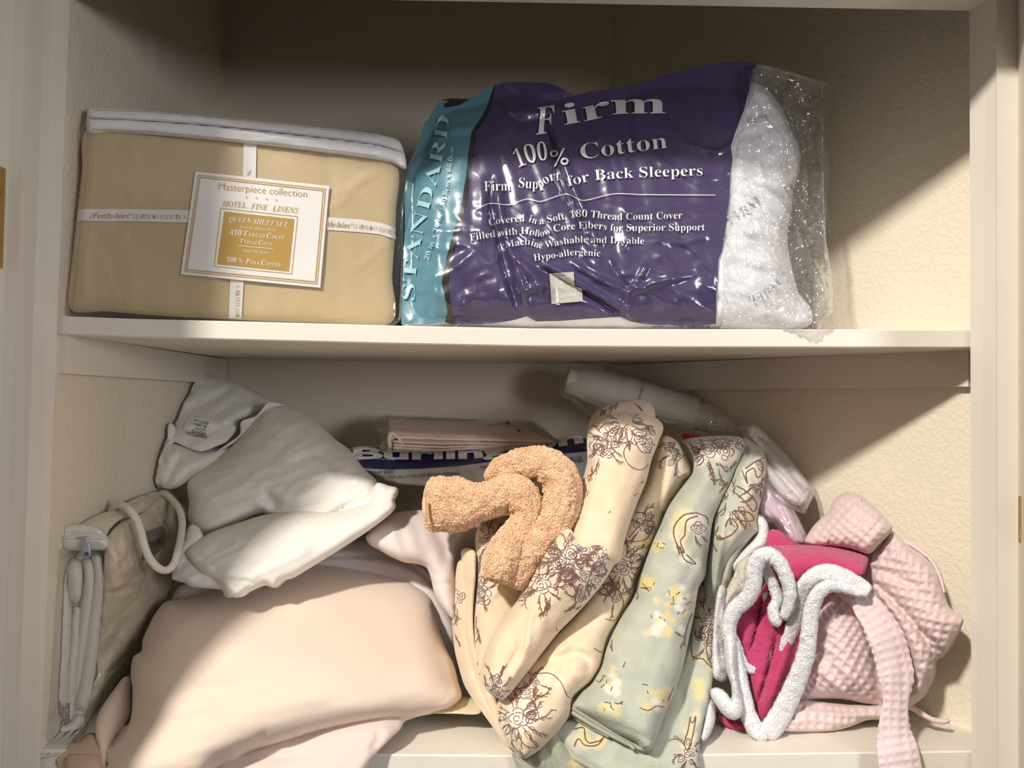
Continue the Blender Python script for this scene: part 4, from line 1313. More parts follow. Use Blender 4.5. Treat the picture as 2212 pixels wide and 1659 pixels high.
S_ = Surf(cC((1352, 292), (1500, 325), (1560, 360), (1480, 350), (1360, 335), (1300, 400), (1240, 470), (1160, 530), (1040, 590), (900, 680), (880, 720), (860, 700), (1000, 610), (1100, 540), (1180, 480), (1190, 405), (1280, 370)), [(580, 870, .33), (480, 960, .30), (400, 1020, .27)], 0.012, 7)
M = Mesh(); patch(M, S_, 5, 0.01); M.obj('case_fold', m_thin, wp)
lab = cC((866, 405), (905, 380), (960, 385), (1062, 412), (1048, 450), (1025, 478), (1000, 482), (940, 470), (852, 452))
M = Mesh(); sheet(M, SHM, lab, 0.0025, 5, th=0.0005)
tg = M.obj('sewn_label', mat('white_satin_label', (244, 243, 240), 0.4, spec=0.4), hm)
M = Mesh()
for tx, a, b, cp in (('HAMPTON', (992, 488), (872, 462), 7.5), ('HOUSE', (983, 468), (900, 450), 7.5), ('QUEEN', (982, 450), (922, 438), 5), ('60% Cotton', (990, 436), (922, 424), 4), ('40% Polyester', (992, 427), (908, 413), 4), ('Made in', (998, 417), (950, 409), 3.4), ('RN# 117595', (1000, 407), (918, 394), 3.4)):
    write(M, SHM, tx, cC(a, b), cp, 'sans', off=0.0035)
M.obj('label_lettering', mat('black_ink', (40, 40, 42), 0.6), tg, smooth=False)

# ------------------------------------------------------------------ zip bag with rope handle, far left
zbg = thing('bedding_zip_bag', 'clear zip bag of white bedding with a rope handle standing against the left wall', 'bedding pack', (float(P(240, 1590, .1)[0]), 0.1, ZL))
m_linenw = mat('white_quilted_cotton', (228, 224, 212), 0.85, bumps=[('noise', 60, 0.3, 0.003), ('weave', 900, 0.08, 0.0004)])
m_creamf = mat('cream_cotton', (228, 216, 188), 0.85, bumps=[('crack', 16, 0.25, 0.006), ('noise', 30, 0.4, 0.004)])
ctz = [(150, 1200, .055), (240, 1200, .055), (400, 1100, .33), (110, 1590, .045), (180, 1595, .05), (390, 1250, .3), (250, 1520, .16)]
S_ = Surf(cF((480, 210), (490, 130), (560, 60), (640, 20), (760, -60), (830, -70), (865, -10), (862, 60), (830, 160), (800, 280), (770, 400), (700, 500), (640, 640), (560, 760), (480, 880), (410, 990), (365, 1040), (370, 980), (395, 860), (420, 700), (450, 450), (470, 300)),
          ctz, 0.03, 20, [
    (cF((490, 370), (600, 330), (650, 310)), 0.007, 6), (cF((490, 390), (580, 370), (680, 330)), -0.007, 5), (cF((540, 170), (560, 230), (550, 270)), -0.006, 5), (cF((640, 250), (700, 280), (780, 260)), -0.006, 8), (cF((500, 250), (560, 290), (640, 240)), 0.005, 8),
    (cF((520, 550), (600, 600), (680, 480)), 0.005, 14), (cF((460, 700), (520, 640), (560, 500)), -0.005, 9), (cF((430, 900), (480, 760), (520, 640)), 0.005, 9)],
    fn=lambda x, y: wrk(x, y, 0.006, -48, 120, 30, 31) + wrk(x, y, 0.003, 70, 70, 22, 33))
M = Mesh(); patch(M, S_, 6, 0.03); SZ = S_
side = M.obj('cream_bedding', m_creamf, zbg)
def zdisp(a, A, th): return 0.0008 * noise(a / 22, th * 1.2, 3) + 0.0006 * noise(a / 7, th * 3, 4)
S_ = Surf(cF((270, 230), (300, 195), (380, 190), (450, 195), (475, 215), (465, 420), (440, 640), (415, 820), (385, 980), (350, 1020), (280, 1045), (215, 1030), (200, 980), (215, 820), (235, 620), (250, 420), (258, 300)), [(130, 1200, .068), (220, 1200, .07), (110, 1580, .062), (170, 1580, .07)], 0.012, 10, fn=lambda x, y: wrk(x, y, 0.002, 85, 120, 20, 70))
M = Mesh(); patch(M, S_, 6, 0.05); M.obj('folded_bedding', m_linenw, zbg)
for pth in (((318, 235, 36, .06, .016), (284, 320, 40, .056, .02), (284, 500, 46, .056, .022), (272, 700, 48, .056, .022), (256, 860, 48, .054, .022), (238, 970, 42, .054, .018)),
            ((250, 960, 34, .054, .016), (245, 1000, 32, .054, .016), (290, 1022, 34, .054, .016), (345, 1000, 34, .058, .014), (372, 940, 26, .062, .012)),
            ((340, 222, 30, .056, .014), (342, 300, 42, .05, .018), (340, 400, 34, .052, .016), (338, 440, 20, .058, .01)),
            ((352, 440, 24, .06, .014), (340, 600, 28, .062, .016), (325, 760, 28, .062, .016), (312, 880, 24, .066, .012), (300, 930, 14, .07, .008)),
            ((395, 225, 26, .056, .014), (410, 300, 28, .056, .018), (392, 480, 30, .062, .018), (372, 650, 30, .066, .016), (355, 800, 26, .068, .014), (345, 900, 20, .07, .01)),
            ((440, 205, 24, .054, .014), (452, 300, 26, .06, .018), (436, 450, 32, .066, .018), (415, 650, 34, .068, .018), (392, 800, 36, .068, .018), (365, 930, 34, .064, .016))):
    M = Mesh()
    st_ = [cF((a, b))[0] + (c / 2.1269, d, e) for a, b, c, d, e in pth]
    loft(M, st_, 18, 5, 2.2, 1.0, zdisp)
    M.obj('folded_layer', m_linenw, zbg)
# sloping top panel of the bag
S_ = Surf(cC((128, 1016), (160, 998), (280, 965), (420, 925), (560, 860), (680, 803), (720, 798), (790, 812), (860, 850), (878, 900), (868, 960), (800, 900), (700, 905), (560, 955), (480, 985), (425, 1040), (400, 1080), (360, 1040), (140, 1040)), [(130, 1150, .05), (230, 1170, .055), (280, 1110, .13), (400, 1080, .32), (340, 1060, .28)], 0.014, 9, [
    (cC((340, 960), (560, 935), (700, 900), (780, 860)), -0.0025, 2.5), (cC((420, 1000), (560, 930), (700, 880)), 0.003, 6)], fn=lambda x, y: wrk(x, y, 0.003, -24, 80, 24, 52))
M = Mesh(); patch(M, S_, 5, 0.02); ztp = M.obj('bag_top', mat('cream_bag_top', (222, 212, 188), 0.45, coat=0.6, spec=0.5, bumps=[('soft', 40, 0.4, 0.004)]), zbg)
zt = cC((118, 1050), (126, 1018), (150, 1008), (250, 1004), (345, 1012), (372, 1030), (410, 1072), (424, 1110), (410, 1150), (380, 1158), (300, 1158), (200, 1160), (130, 1152), (117, 1120))
SZT = Surf(zt, [(130, 1150, .045), (230, 1190, .045), (240, 1130, .05)], 0.014, 7, [
    (cC((130, 1068), (250, 1062), (400, 1068)), -0.004, 3), (cC((130, 1100), (250, 1100), (400, 1105)), 0.003, 6), (cC((150, 1010), (300, 1005), (400, 1020)), 0.003, 3), (cC((340, 960), (560, 935), (700, 900), (780, 860)), -0.002, 2.5)],
    fn=lambda x, y: wrk(x, y, 0.001, -20, 80, 20, 5))
M = Mesh(); patch(M, SZT, 5, 0.02)
zp = M.obj('zip_lid', mat('frosted_vinyl_tape', (225, 221, 208), 0.3, coat=0.6, spec=0.5, bumps=[('noise', 60, 0.2, 0.002)]), zbg)
M = Mesh()
a_ = np.array(resample(cC((126, 1084), (250, 1082), (400, 1088)), 5, False))
tube(M, P(a_[:, 0], a_[:, 1], SZT.Y(a_[:, 0], a_[:, 1]) - 0.001), 0.0016, smooth=False)
M.obj('zipper', mat('zip_coil_white', (222, 222, 224), 0.4), zp)
M = Mesh()
pl = cC((250, 1078), (262, 1074), (300, 1076), (304, 1090), (296, 1100), (308, 1110), (314, 1160), (312, 1190), (290, 1202), (265, 1192), (262, 1160), (268, 1110), (276, 1098), (250, 1092))
SPl = Surf(pl, [(180, 1180, .018)], 0.003, 3)
patch(M, SPl, 4, 0.003)
pul = M.obj('zip_pull', mat('lilac_enamel', (178, 180, 200), 0.35, metal=0.3, spec=0.5), zp)
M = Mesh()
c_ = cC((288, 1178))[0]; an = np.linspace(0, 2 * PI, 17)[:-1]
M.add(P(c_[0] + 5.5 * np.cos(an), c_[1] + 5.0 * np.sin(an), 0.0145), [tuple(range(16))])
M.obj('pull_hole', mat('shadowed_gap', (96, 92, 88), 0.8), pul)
for pts in (cC((432, 925), (470, 893), (520, 905), (575, 970), (605, 1050), (625, 1130), (660, 1210), (710, 1262), (760, 1272), (800, 1230), (828, 1130), (846, 1010), (832, 925), (790, 865), (745, 828), (694, 826)),):
    a_ = spline(pts, False, 6)
    s_ = np.linspace(0, 1, len(a_))
    dep = np.interp(s_, [0, .12, .3, .5, .6, .75, .9, 1], [.13, .09, .075, .085, .10, .17, .24, .275])
    M = Mesh()
    W_ = P(a_[:, 0], a_[:, 1], dep)
    tube(M, W_, 0.0047, n=14, smooth=False)
    m_rope = mat('white_rope', (232, 226, 210), 0.85, bumps=[('voro', 420, 0.5, 0.0015)])
    M.obj('rope_handle', m_rope, zbg)
M = Mesh()
an = np.linspace(0, 2 * PI, 25)
c_ = cC((690, 832))[0]
tube(M, P(c_[0] + 9.5 * np.cos(an), c_[1] + 6.5 * np.sin(an), 0.279 + 0.0 * an), 0.0022, n=8, smooth=False)
M.obj('eyelet', mat('nickel', (190, 186, 176), 0.25, metal=0.9, spec=0.5), ztp)
M = Mesh()
tagl = cC((632, 1048), (730, 1015), (752, 1040), (758, 1075), (742, 1130), (712, 1165), (665, 1195), (628, 1215), (610, 1218), (625, 1130))
sheet(M, SZ, tagl, 0.003, 5, th=0.0005)
tg = M.obj('size_label', mat('taupe_label', (150, 140, 132), 0.5), zbg)
M = Mesh()
write(M, SZ, 'STANDARD', cC((645, 1150), (690, 1132), (739, 1112)), 13.5, 'sans', thin=0.005, off=0.0042)
M.obj('label_lettering', mat('near_black_ink', (36, 34, 34), 0.5), tg, smooth=False)
m_filmZ = film('soft_vinyl', crack=14, st=0.22, base=0.035, edge=0.4, rough=0.06, haze=0.02, fac=0.15)
S_ = Surf(cF((262, 185), (300, 178), (490, 200), (470, 400), (440, 640), (410, 820), (372, 1000), (400, 1010), (360, 1060), (290, 1078), (195, 1078), (192, 1040), (205, 900), (225, 700), (240, 500), (252, 300)),
          [(130, 1200, .03), (230, 1200, .03), (100, 1600, .022), (170, 1600, .028)], 0.012, 7, [(cF((195, 1048), (280, 1040), (380, 1020)), 0.004, 3), (cF((330, 1060), (360, 1030), (400, 1010)), 0.004, 3), (cF((488, 210), (468, 400), (432, 700), (395, 900), (375, 1010)), 0.004, 2.5)],
          fn=lambda x, y: wrk(x, y, 0.0015, 80, 100, 24, 71) + wrk(x, y, 0.002, 0, 40, 12, 72) * np.clip((y - 1570) / 12, 0, 1))
M = Mesh(); patch(M, S_, 5, 0.03); M.obj('clear_bag', m_filmZ, zbg)
S_ = Surf(cF((488, 195), (505, 110), (560, 50), (640, 10), (760, -70), (850, -60), (872, 0), (866, 70), (832, 170), (805, 290), (772, 410), (705, 510), (645, 650), (565, 770), (485, 890), (420, 1000), (372, 1045), (372, 990), (430, 720), (470, 400)), [(c[0], c[1], c[2] - 0.008) for c in ctz], 0.034, 12, fn=lambda x, y: wrk(x, y, 0.003, -50, 120, 24, 74))
M = Mesh(); patch(M, S_, 6, 0.01); M.obj('clear_bag', m_filmZ, zbg)

# ------------------------------------------------------------------ packets at the back
# packet of a blue and white sheet
bp = thing('flat_sheet_pack', 'white and navy plastic packet of a queen flat sheet with big white lettering', 'bedding pack', (float(P(1000, 1000, .3)[0]), .3, float(P(1000, 1060, .3)[2])))
po = cD((118, 640), (128, 600), (190, 568), (300, 560), (500, 545), (900, 540), (1300, 520), (1560, 515), (1640, 540), (1640, 700), (1560, 790), (1300, 830), (1000, 790), (800, 795), (640, 802), (460, 792), (380, 772), (320, 745), (250, 715), (200, 690), (145, 682))
ctn = [(750, 1000, .30), (850, 970, .34), (1250, 950, .36), (1270, 1020, .31), (900, 1050, .27), (1100, 1040, .28)]
SN = Surf(po, ctn, 0.025, 14, [(cD((120, 650), (200, 600), (300, 590)), -0.004, 6), (cD((230, 700), (300, 660), (420, 640)), 0.003, 7), (cD((1000, 640), (1150, 600), (1400, 540)), 0.003, 7)], fn=lambda x, y: wrk(x, y, 0.003, -8, 90, 20, 81) + wrk(x, y, 0.002, 60, 40, 18, 82))
M = Mesh(); patch(M, SN, 5, 0.03)
nv = M.obj('packet', mat('white_printed_film', (226, 224, 222), 0.25, coat=0.9, spec=0.5, bumps=[('facet', 26, 0.14, 0.005)]), bp)
M = Mesh()
sheet(M, SN, cD((122, 640), (130, 603), (190, 571), (300, 563), (500, 548), (900, 543), (1300, 523), (1560, 518), (1600, 530), (1600, 592), (1400, 610), (1200, 632), (1000, 655), (800, 680), (560, 697), (400, 702), (300, 700), (200, 688), (145, 679)), 0.0016, 5)
nb = M.obj('navy_print_band', mat('navy_printed_film', (24, 30, 84), 0.25, coat=0.9, spec=0.5, bumps=[('facet', 26, 0.14, 0.005)]), bp)
M = Mesh()
write(M, SN, 'Burlington', cD((172, 636), (500, 640), (900, 634), (1050, 612), (1300, 580), (1550, 540)), 24, 'sans', thin=0.035, off=0.003, sub=0.08)
write(M, SN, 'Burlington is a TM of the Burlington Ind. Co', cD((175, 652), (300, 640), (420, 650)), 3, 'sans', off=0.0026)
M.obj('band_lettering', m_white_ink, nb, smooth=False)
m_navyink = mat('navy_ink', (40, 48, 100), 0.4)
for tx_, bl_, cp_, th_ in (('QUEEN FLAT SHEET', cD((215, 733), (300, 732), (420, 724)), 7.5, .01), ('80 IN. MATTRESS (90 x 110 IN. SIZE BEFORE HEMMING)', cD((260, 748), (440, 756), (620, 742), (810, 735)), 6.5, 0),
        ('SIZE BEFORE HEMMING)', cD((1230, 660), (1110, 672), (932, 682)), 6.5, 0), ('ONE QUEEN', cD((1548, 640), (1480, 648), (1440, 640)), 6.5, .01), ('60 x 80 IN', cD((1540, 622), (1480, 630), (1430, 622)), 6.5, 0)):
    M = Mesh(); write(M, SN, tx_, bl_, cp_, 'sans', thin=th_, off=0.003)
    M.obj('lettering', m_navyink, nv, smooth=False)

# peach sheets in a clear packet
ps = thing('folded_sheet_pack', 'flat clear packet of folded peach sheets lying on the navy and white packet', 'bedding pack', (float(P(1000, 970, .32)[0]), .34, float(P(1000, 972, .32)[2])))
m_peachs = mat('peach_percale', (240, 216, 202), 0.6, bumps=[('weave', 900, 0.06, 0.0003)])
ct3 = [(840, 970, .30), (1200, 955, .33), (840, 935, .31), (1200, 950, .34)]
# stack: top cloth sloping back, folded edge in front
M = Mesh()
tf = [(385, 480, .300), (560, 490, .300), (850, 502, .302), (1120, 520, .310), (1392, 530, .330)]
tb = [(372, 382, .42), (560, 392, .43), (850, 402, .44), (1100, 410, .45), (1240, 418, .45)]
A_ = np.array([P(*cD((a, b))[0], y) for a, b, y in tf]); B_ = np.array([P(*cD((a, b))[0], y) for a, b, y in tb])
n1 = 40; n2 = 16
us = np.linspace(0, 1, n1); vs_ = np.linspace(0, 1, n2)
def lerpc(Cc, u): 
    k = np.linspace(0, 1, len(Cc)); return np.stack([np.interp(u, k, Cc[:, i]) for i in range(3)], -1)
V = []
for v_ in vs_:
    p = lerpc(A_, us) * (1 - v_) + lerpc(B_, us) * v_
    p[:, 2] += 0.0015 * noise(us * 14, us * 0 + v_ * 5, 8) - 0.010 * np.exp(-(v_ / 0.06) ** 2) * 0.3
    V.append(p)
V = np.concatenate(V)
f = [(i * n1 + j, i * n1 + j + 1, (i + 1) * n1 + j + 1, (i + 1) * n1 + j) for i in range(n2 - 1) for j in range(n1 - 1)]
V2 = V - [0, 0, 0.018]
nv_ = len(V)
f2 = [tuple(i + nv_ for i in reversed(t)) for t in f]
bd = [j for j in range(n1)] + [i * n1 + n1 - 1 for i in range(1, n2)] + [(n2 - 1) * n1 + j for j in range(n1 - 2, -1, -1)] + [i * n1 for i in range(n2 - 2, 0, -1)]
sd = [(bd[i], bd[i] + nv_, bd[(i + 1) % len(bd)] + nv_, bd[(i + 1) % len(bd)]) for i in range(len(bd))]
M.add(np.concatenate([V, V2]), f + f2 + sd)
for k, (y0, y1, rr) in enumerate(((505, 535, 9), (535, 545, 6), (555, 552, 6), (572, 560, 6))):
    x1 = (1380, 1330, 1250, 1120)[k]
    loft(M, [cD((380 + (k > 0) * 30, y0))[0] + (rr / 2.0, .296 - .002 * k, .005), cD((700, y0 + 14))[0] + (rr / 2.2, .294, .005), cD((x1, y1))[0] + (rr / 3.2, .31, .004)], 10, 6, 2.2, 0.8, lambda a, A, th: 0.0007 * noise(a / 16, th, 5))
M.obj('folded_sheets', m_peachs, ps)
M = Mesh()
loft(M, cD((385, 490), (420, 520), (460, 545), (400, 588)) and [cD((395, 580))[0] + (5, .295, .005), cD((388, 520))[0] + (5, .29, .006), cD((400, 488))[0] + (5, .29, .006), cD((440, 510))[0] + (4, .292, .005), cD((470, 555))[0] + (4, .296, .004)], 10, 4)
M.obj('folded_end', m_peachs, ps)
S_ = Surf(cD((300, 410), (330, 385), (372, 372), (700, 388), (1100, 402), (1250, 412), (1400, 525), (1470, 520), (1400, 545), (1200, 562), (900, 585), (600, 600), (400, 600), (330, 592), (345, 520), (325, 480)), [(820, 970, .285), (1200, 960, .31), (820, 900, .41), (1160, 905, .44)], 0.006, 8, fn=lambda x, y: wrk(x, y, 0.003, -5, 60, 14, 90) + wrk(x, y, 0.002, 50, 30, 12, 91) * (y > 935))
M = Mesh(); patch(M, S_, 5, 0.006); M.obj('clear_packet', film('thin_clear_film', crack=18, st=0.3, base=0.10, edge=0.6, rough=0.06, haze=0.08, fac=0.2), ps)
for cx, cy in cD((1096, 425), (1161, 475)):
    M = Mesh()
    yy = float(S_.Y(cx, cy)[0]) - 0.004
    c0 = P(cx, cy, yy)
    for a in range(4):
        an = a * PI / 2
        tube(M, [c0, c0 + np.array([math.cos(an) * 0.005, 0, math.sin(an) * 0.0035 - 0.001])], 0.0008, n=6, smooth=False)
    tube(M, [c0 + [0, -.001, 0], c0 + [0, -0.003, 0.003]], 0.002, n=10, smooth=False)
    M.obj('metal_stud', mat('dark_chrome', (120, 110, 108), 0.25, metal=0.9, spec=0.5), ps)

# ------------------------------------------------------------------ printed towels: drawing of the pattern
class Pattern:
    """hand-drawn looking strokes (photo px) and soft fills, laid into the towel's own mesh"""
    def __init__(s, seed=1):
        s.st, s.fill, s.r = [], [], random.Random(seed)
    def wob(s, pts, a=1.2):
        return [(x + s.r.uniform(-a, a), y + s.r.uniform(-a, a)) for x, y in pts]
    def line(s, pts, w=2.4, wob=1.2):
        s.st.append((s.wob(pts, wob), w))
    def leaf(s, x, y, L, ang, wd=0.28, fill=None):
        c, n = math.cos(ang), math.sin(ang)
        o = []
        for t in np.linspace(0, 1, 8):
            h = wd * L * math.sin(PI * t) ** 0.8
            o.append((t * L, h))
        pl = [(x + a * c - b * n, y + a * n + b * c) for a, b in o]
        pr = [(x + a * c + b * n, y + a * n - b * c) for a, b in o]
        s.line(pl, 2.0, 0.8); s.line(pr, 2.0, 0.8)
        s.line([(x + c * L * t, y + n * L * t) for t in (0.1, 0.4, 0.75)], 1.6)
        if fill is not None: s.fill.append((x + c * L / 2, y + n * L / 2, L * 0.4, fill))
    def twig(s, x, y, L, ang, k=5):
        bend = s.r.uniform(-0.7, 0.7)
        pts = []
        for i in range(7):
            t = i / 6
            a = ang + bend * t * t
            pts.append((x + L * t * math.cos(a), y + L * t * math.sin(a)))
        s.line(pts, 2.1, 0.7)
        for i in range(1, 6):
            for sd in (-1, 1):
                if s.r.random() < 0.7:
                    a = ang + bend * (i / 6) ** 2 + sd * s.r.uniform(0.3, 0.75)
                    l = L * s.r.uniform(0.16, 0.36)
                    px, py = pts[i]
                    s.line([(px, py), (px + l * 0.5 * math.cos(a), py + l * 0.5 * math.sin(a)), (px + l * math.cos(a - 0.35 * sd), py + l * math.sin(a - 0.35 * sd))], 1.7, 0.5)
    def rose(s, x, y, r, fill=(247, 236, 220)):
        rx = s.r.uniform(0.8, 1.1)
        for k, rr in enumerate((0.28, 0.62, 1.0)):
            n = 2 + k
            a0 = s.r.uniform(0, 6)
            for i in range(n):
                a1 = a0 + i * 2 * PI / n
                span = 2 * PI / n * s.r.uniform(0.75, 1.0)
                pts = []
                for t in np.linspace(0, 1, 7):
                    a = a1 + span * t
                    q_ = rr * r * (0.8 + 0.28 * math.sin(PI * t))
                    pts.append((x + q_ * math.cos(a) * rx, y + q_ * math.sin(a) * 0.9))
                s.line(pts, 1.9, 0.8)
        s.fill.append((x, y, r * 1.1, fill))
    def cluster(s, x, y, R, nr=3, nt=7, nl=4, a0=0.0, spread=2 * PI):
        for i in range(nr):
            a = s.r.uniform(0, 6.3)
            d = R * 0.33 * (i > 0)
            s.rose(x + d * 1.5 * math.cos(a + i * 2.2), y + d * 1.5 * math.sin(a + i * 2.2), R * s.r.uniform(0.25, 0.36))
        nt = int(nt * 1.15)
        for i in range(nt):
            a = a0 + spread * (i + s.r.uniform(-0.3, 0.3)) / nt
            s.twig(x + R * 0.35 * math.cos(a), y + R * 0.35 * math.sin(a), R * s.r.uniform(0.55, 0.95), a)
        for i in range(nl):
            a = a0 + spread * s.r.random()
            s.leaf(x + R * 0.3 * math.cos(a), y + R * 0.3 * math.sin(a), R * s.r.uniform(0.3, 0.5), a + s.r.uniform(-0.5, 0.5), 0.3, (246, 234, 218))
    def tendril(s, pts, w=2.3, fill=None, fr=14):
        s.line(pts, w, 0.9)
        if fill is not None:
            for p in pts[1:-1:1]: s.fill.append((p[0], p[1], fr, fill))
    def flecks(s, x, y, R, n, cols=((244, 236, 220), (236, 214, 150))):
        for i in range(n):
            s.fill.append((x + s.r.gauss(0, R), y + s.r.gauss(0, R), s.r.uniform(5, 12), s.r.choice(cols)))
            if s.r.random() < 0.5:
                a = s.r.uniform(0, 6); l = s.r.uniform(5, 14); px, py = x + s.r.gauss(0, R), y + s.r.gauss(0, R)
                s.line([(px, py), (px + l * math.cos(a), py + l * math.sin(a))], 2.0)
    def colour(s, base, mot, seed=0):
        def f(x, y):
            c = np.broadcast_to(lin(base), (len(x), 3)).copy()
            k = np.clip(0.5 + 0.9 * fbm(x / 45, y / 45, seed, 3), 0, 1)[:, None] * 0.55
            c = c * (1 - k) + lin(mot)[None] * k
            for fx, fy, fr, fc in s.fill:
                m = (np.abs(x - fx) < fr * 1.6) & (np.abs(y - fy) < fr * 1.6)
                if not m.any(): continue
                d = np.hypot(x[m] - fx, y[m] - fy) / fr
                w_ = np.clip(1.4 - d + 0.35 * noise(x[m] / 7, y[m] / 7, seed + 3), 0, 1)[:, None] ** 0.7 * 0.85
                c[m] = c[m] * (1 - w_) + lin(fc)[None] * w_
            return c
        return f
    def lay(s, M, S, col, off=0.0007):
        PP, AA, BB, LL = [], [], [], []
        for pts, w_ in s.st:
            p = spline(pts, False, 3.5) if len(pts) > 2 else resample(pts, 3.5, False)
            if len(p) < 2: continue
            p = p + 0.5 * np.stack([noise(p[:, 0] / 4, p[:, 1] / 4, 3), noise(p[:, 0] / 4, p[:, 1] / 4, 4)], 1)
            t = np.gradient(p, axis=0); t /= np.hypot(t[:, 0], t[:, 1])[:, None] + 1e-9
            n_ = np.stack([-t[:, 1], t[:, 0]], 1)
            ww = w_ * 0.44 * (0.75 + 0.5 * np.abs(noise(p[:, 0] / 6, p[:, 1] / 6, 8)))[:, None]
            PP.append(p); AA.append(p + n_ * ww); BB.append(p - n_ * ww); LL.append(len(p))
        if not LL: return
        PP, AA, BB = map(np.concatenate, (PP, AA, BB))
        N = len(PP)
        ok = S.U(PP[:, 0], PP[:, 1]) > 0.12
        V = np.concatenate([P(AA[:, 0], AA[:, 1], S.Y(AA[:, 0], AA[:, 1]) - off), P(BB[:, 0], BB[:, 1], S.Y(BB[:, 0], BB[:, 1]) - off)])
        f = []
        k = 0
        for m in LL:
            f += [(i, i + 1, N + i + 1, N + i) for i in range(k, k + m - 1) if ok[i] and ok[i + 1]]
            k += m
        if f: M.add(V, f, np.broadcast_to(lin(col), (len(V), 3)))

def lobe(name, parent, mt, outline, ctrl, T, L, cr=(), fn=None, pat=None, step=6, bk=0.02, base=(236, 208, 162), mot=(240, 214, 176), ink=(130, 92, 82), seed=0, extra=None):
    S = Surf(outline, ctrl, T, L, cr, fn)
    M = Mesh()
    if pat is not None:
        patch(M, S, step, bk, pat.colour(base, mot, seed))
        pat.lay(M, S, ink)
    else:
        patch(M, S, step, bk, Pattern().colour(base, mot, seed))
    if extra: extra(M, S)
    M.obj(name, mt, parent)
    return S

m_velour = mat('printed_velour', None, 0.95, sheen=0.45, attr=True, bumps=[('rib', 130, 0.28, 0.0012), ('noise', 500, 0.45, 0.0016), ('soft', 40, 0.35, 0.005)])
CR = (239, 213, 177); CM = (247, 228, 202)
# ------------------------------------------------------------------ cream towel
ct_ = thing('cream_towel', 'cream velour towel with brown line-drawn flowers, folded in the middle of the heap', 'towel', (float(P(1150, 1500, .08)[0]), .08, ZL))
p = Pattern(3)
p.cluster(*cG((150, 560))[0], 46, 1, 4, 2); p.twig(*cG((140, 640))[0], 40, 1.5); p.twig(*cG((125, 800))[0], 30, 1.2)
lobe('towel_fold', ct_, m_velour, cG((112, 780), (108, 690), (125, 560), (130, 430), (145, 340), (175, 320), (200, 420), (210, 620), (215, 800), (240, 960), (290, 1120), (350, 1260), (440, 1420), (500, 1530), (470, 1530), (380, 1410), (260, 1245), (190, 1135), (150, 1010), (122, 890)),
     [(985, 1250, .16), (985, 1400, .14), (1060, 1560, .04), (1100, 1620, .0)], 0.025, 10, pat=p, base=CR, mot=CM, seed=1)
lobe('towel_fold', ct_, m_velour, cG((165, 300), (168, 265), (200, 247), (240, 255), (262, 285), (262, 420), (250, 560), (245, 700), (258, 860), (300, 1020), (300, 1100), (240, 1060), (190, 940), (170, 800), (180, 640), (175, 480)),
     [(1010, 1190, .14), (1010, 1400, .12), (1040, 1470, .08)], 0.03, 12, [(cG((245, 330), (225, 600), (240, 800)), -0.003, 5)], pat=Pattern(5), base=CR, mot=CM, seed=2)
p = Pattern(7)
p.cluster(*cG((330, 200))[0], 52, 1, 9, 2); p.cluster(*cG((290, 520))[0], 46, 1, 5, 4); p.rose(*cG((300, 560))[0], 20)
p.leaf(*cG((265, 520))[0], 34, -1.2, .3); p.twig(*cG((270, 430))[0], 40, -1.3); p.twig(*cG((270, 760))[0], 30, 1.4); p.tendril(cG((262, 690), (262, 760), (280, 800), (260, 860)))
p.tendril(cG((240, 960), (270, 990), (250, 1040), (300, 1060)))
lobe('towel_fold', ct_, m_velour, cG((258, 180), (285, 100), (340, 60), (430, 60), (560, 120), (700, 160), (740, 220), (700, 420), (620, 640), (520, 800), (420, 960), (380, 1150), (440, 1300), (520, 1480), (560, 1590), (530, 1582), (440, 1485), (360, 1340), (300, 1180), (262, 1040), (250, 860), (246, 700), (262, 480), (258, 330)),
     [(1030, 1150, .14), (1170, 1160, .14), (1020, 1350, .12), (1100, 1500, .06), (1125, 1640, .0)], 0.05, 26, [(cG((300, 640), (360, 560), (440, 500), (600, 430)), 0.004, 8)], fn=lambda x, y: wrk(x, y, 0.003, 65, 150, 40, 17), pat=p, base=CR, mot=CM, seed=3)
p = Pattern(11)
p.cluster(*cD((1900, 620))[0], 60, 1, 4, 2); p.cluster(*cE((600, 470))[0], 40, 1, 4, 4); p.tendril(cE((640, 480), (600, 520), (610, 580), (650, 560)), fill=(246, 232, 220)); p.tendril(cE((560, 430), (610, 460), (590, 520)))
p.cluster(*cE((440, 800))[0], 44, 2, 4, 3); p.tendril(cE((385, 860), (440, 800), (500, 790), (470, 860), (400, 880))); p.tendril(cG((1280, 20), (1350, 30), (1330, 90), (1280, 70)))
p.cluster(*cG((1200, 370))[0], 64, 1, 13, 3); p.tendril(cG((1230, 310), (1330, 300), (1300, 380), (1220, 360)), fill=(246, 230, 205)); 
p.cluster(*cG((1160, 560))[0], 48, 2, 4, 4); p.tendril(cG((1080, 600), (1150, 490), (1210, 600), (1160, 710), (1090, 700)), fill=(240, 212, 158)); p.tendril(cG((1020, 890), (1060, 915), (1085, 900)))
p.tendril(cG((630, 1060), (730, 1050), (800, 1100), (850, 1200), (880, 1210)), fill=(246, 234, 218), fr=8); p.cluster(*cG((590, 1180))[0], 40, 1, 5, 4); p.cluster(*cG((520, 1340))[0], 66, 2, 12, 5); p.twig(*cG((420, 1330))[0], 40, 2.0); p.cluster(*cG((640, 1110))[0], 36, 1, 4, 2); p.twig(*cG((540, 1530))[0], 26, 1.2)
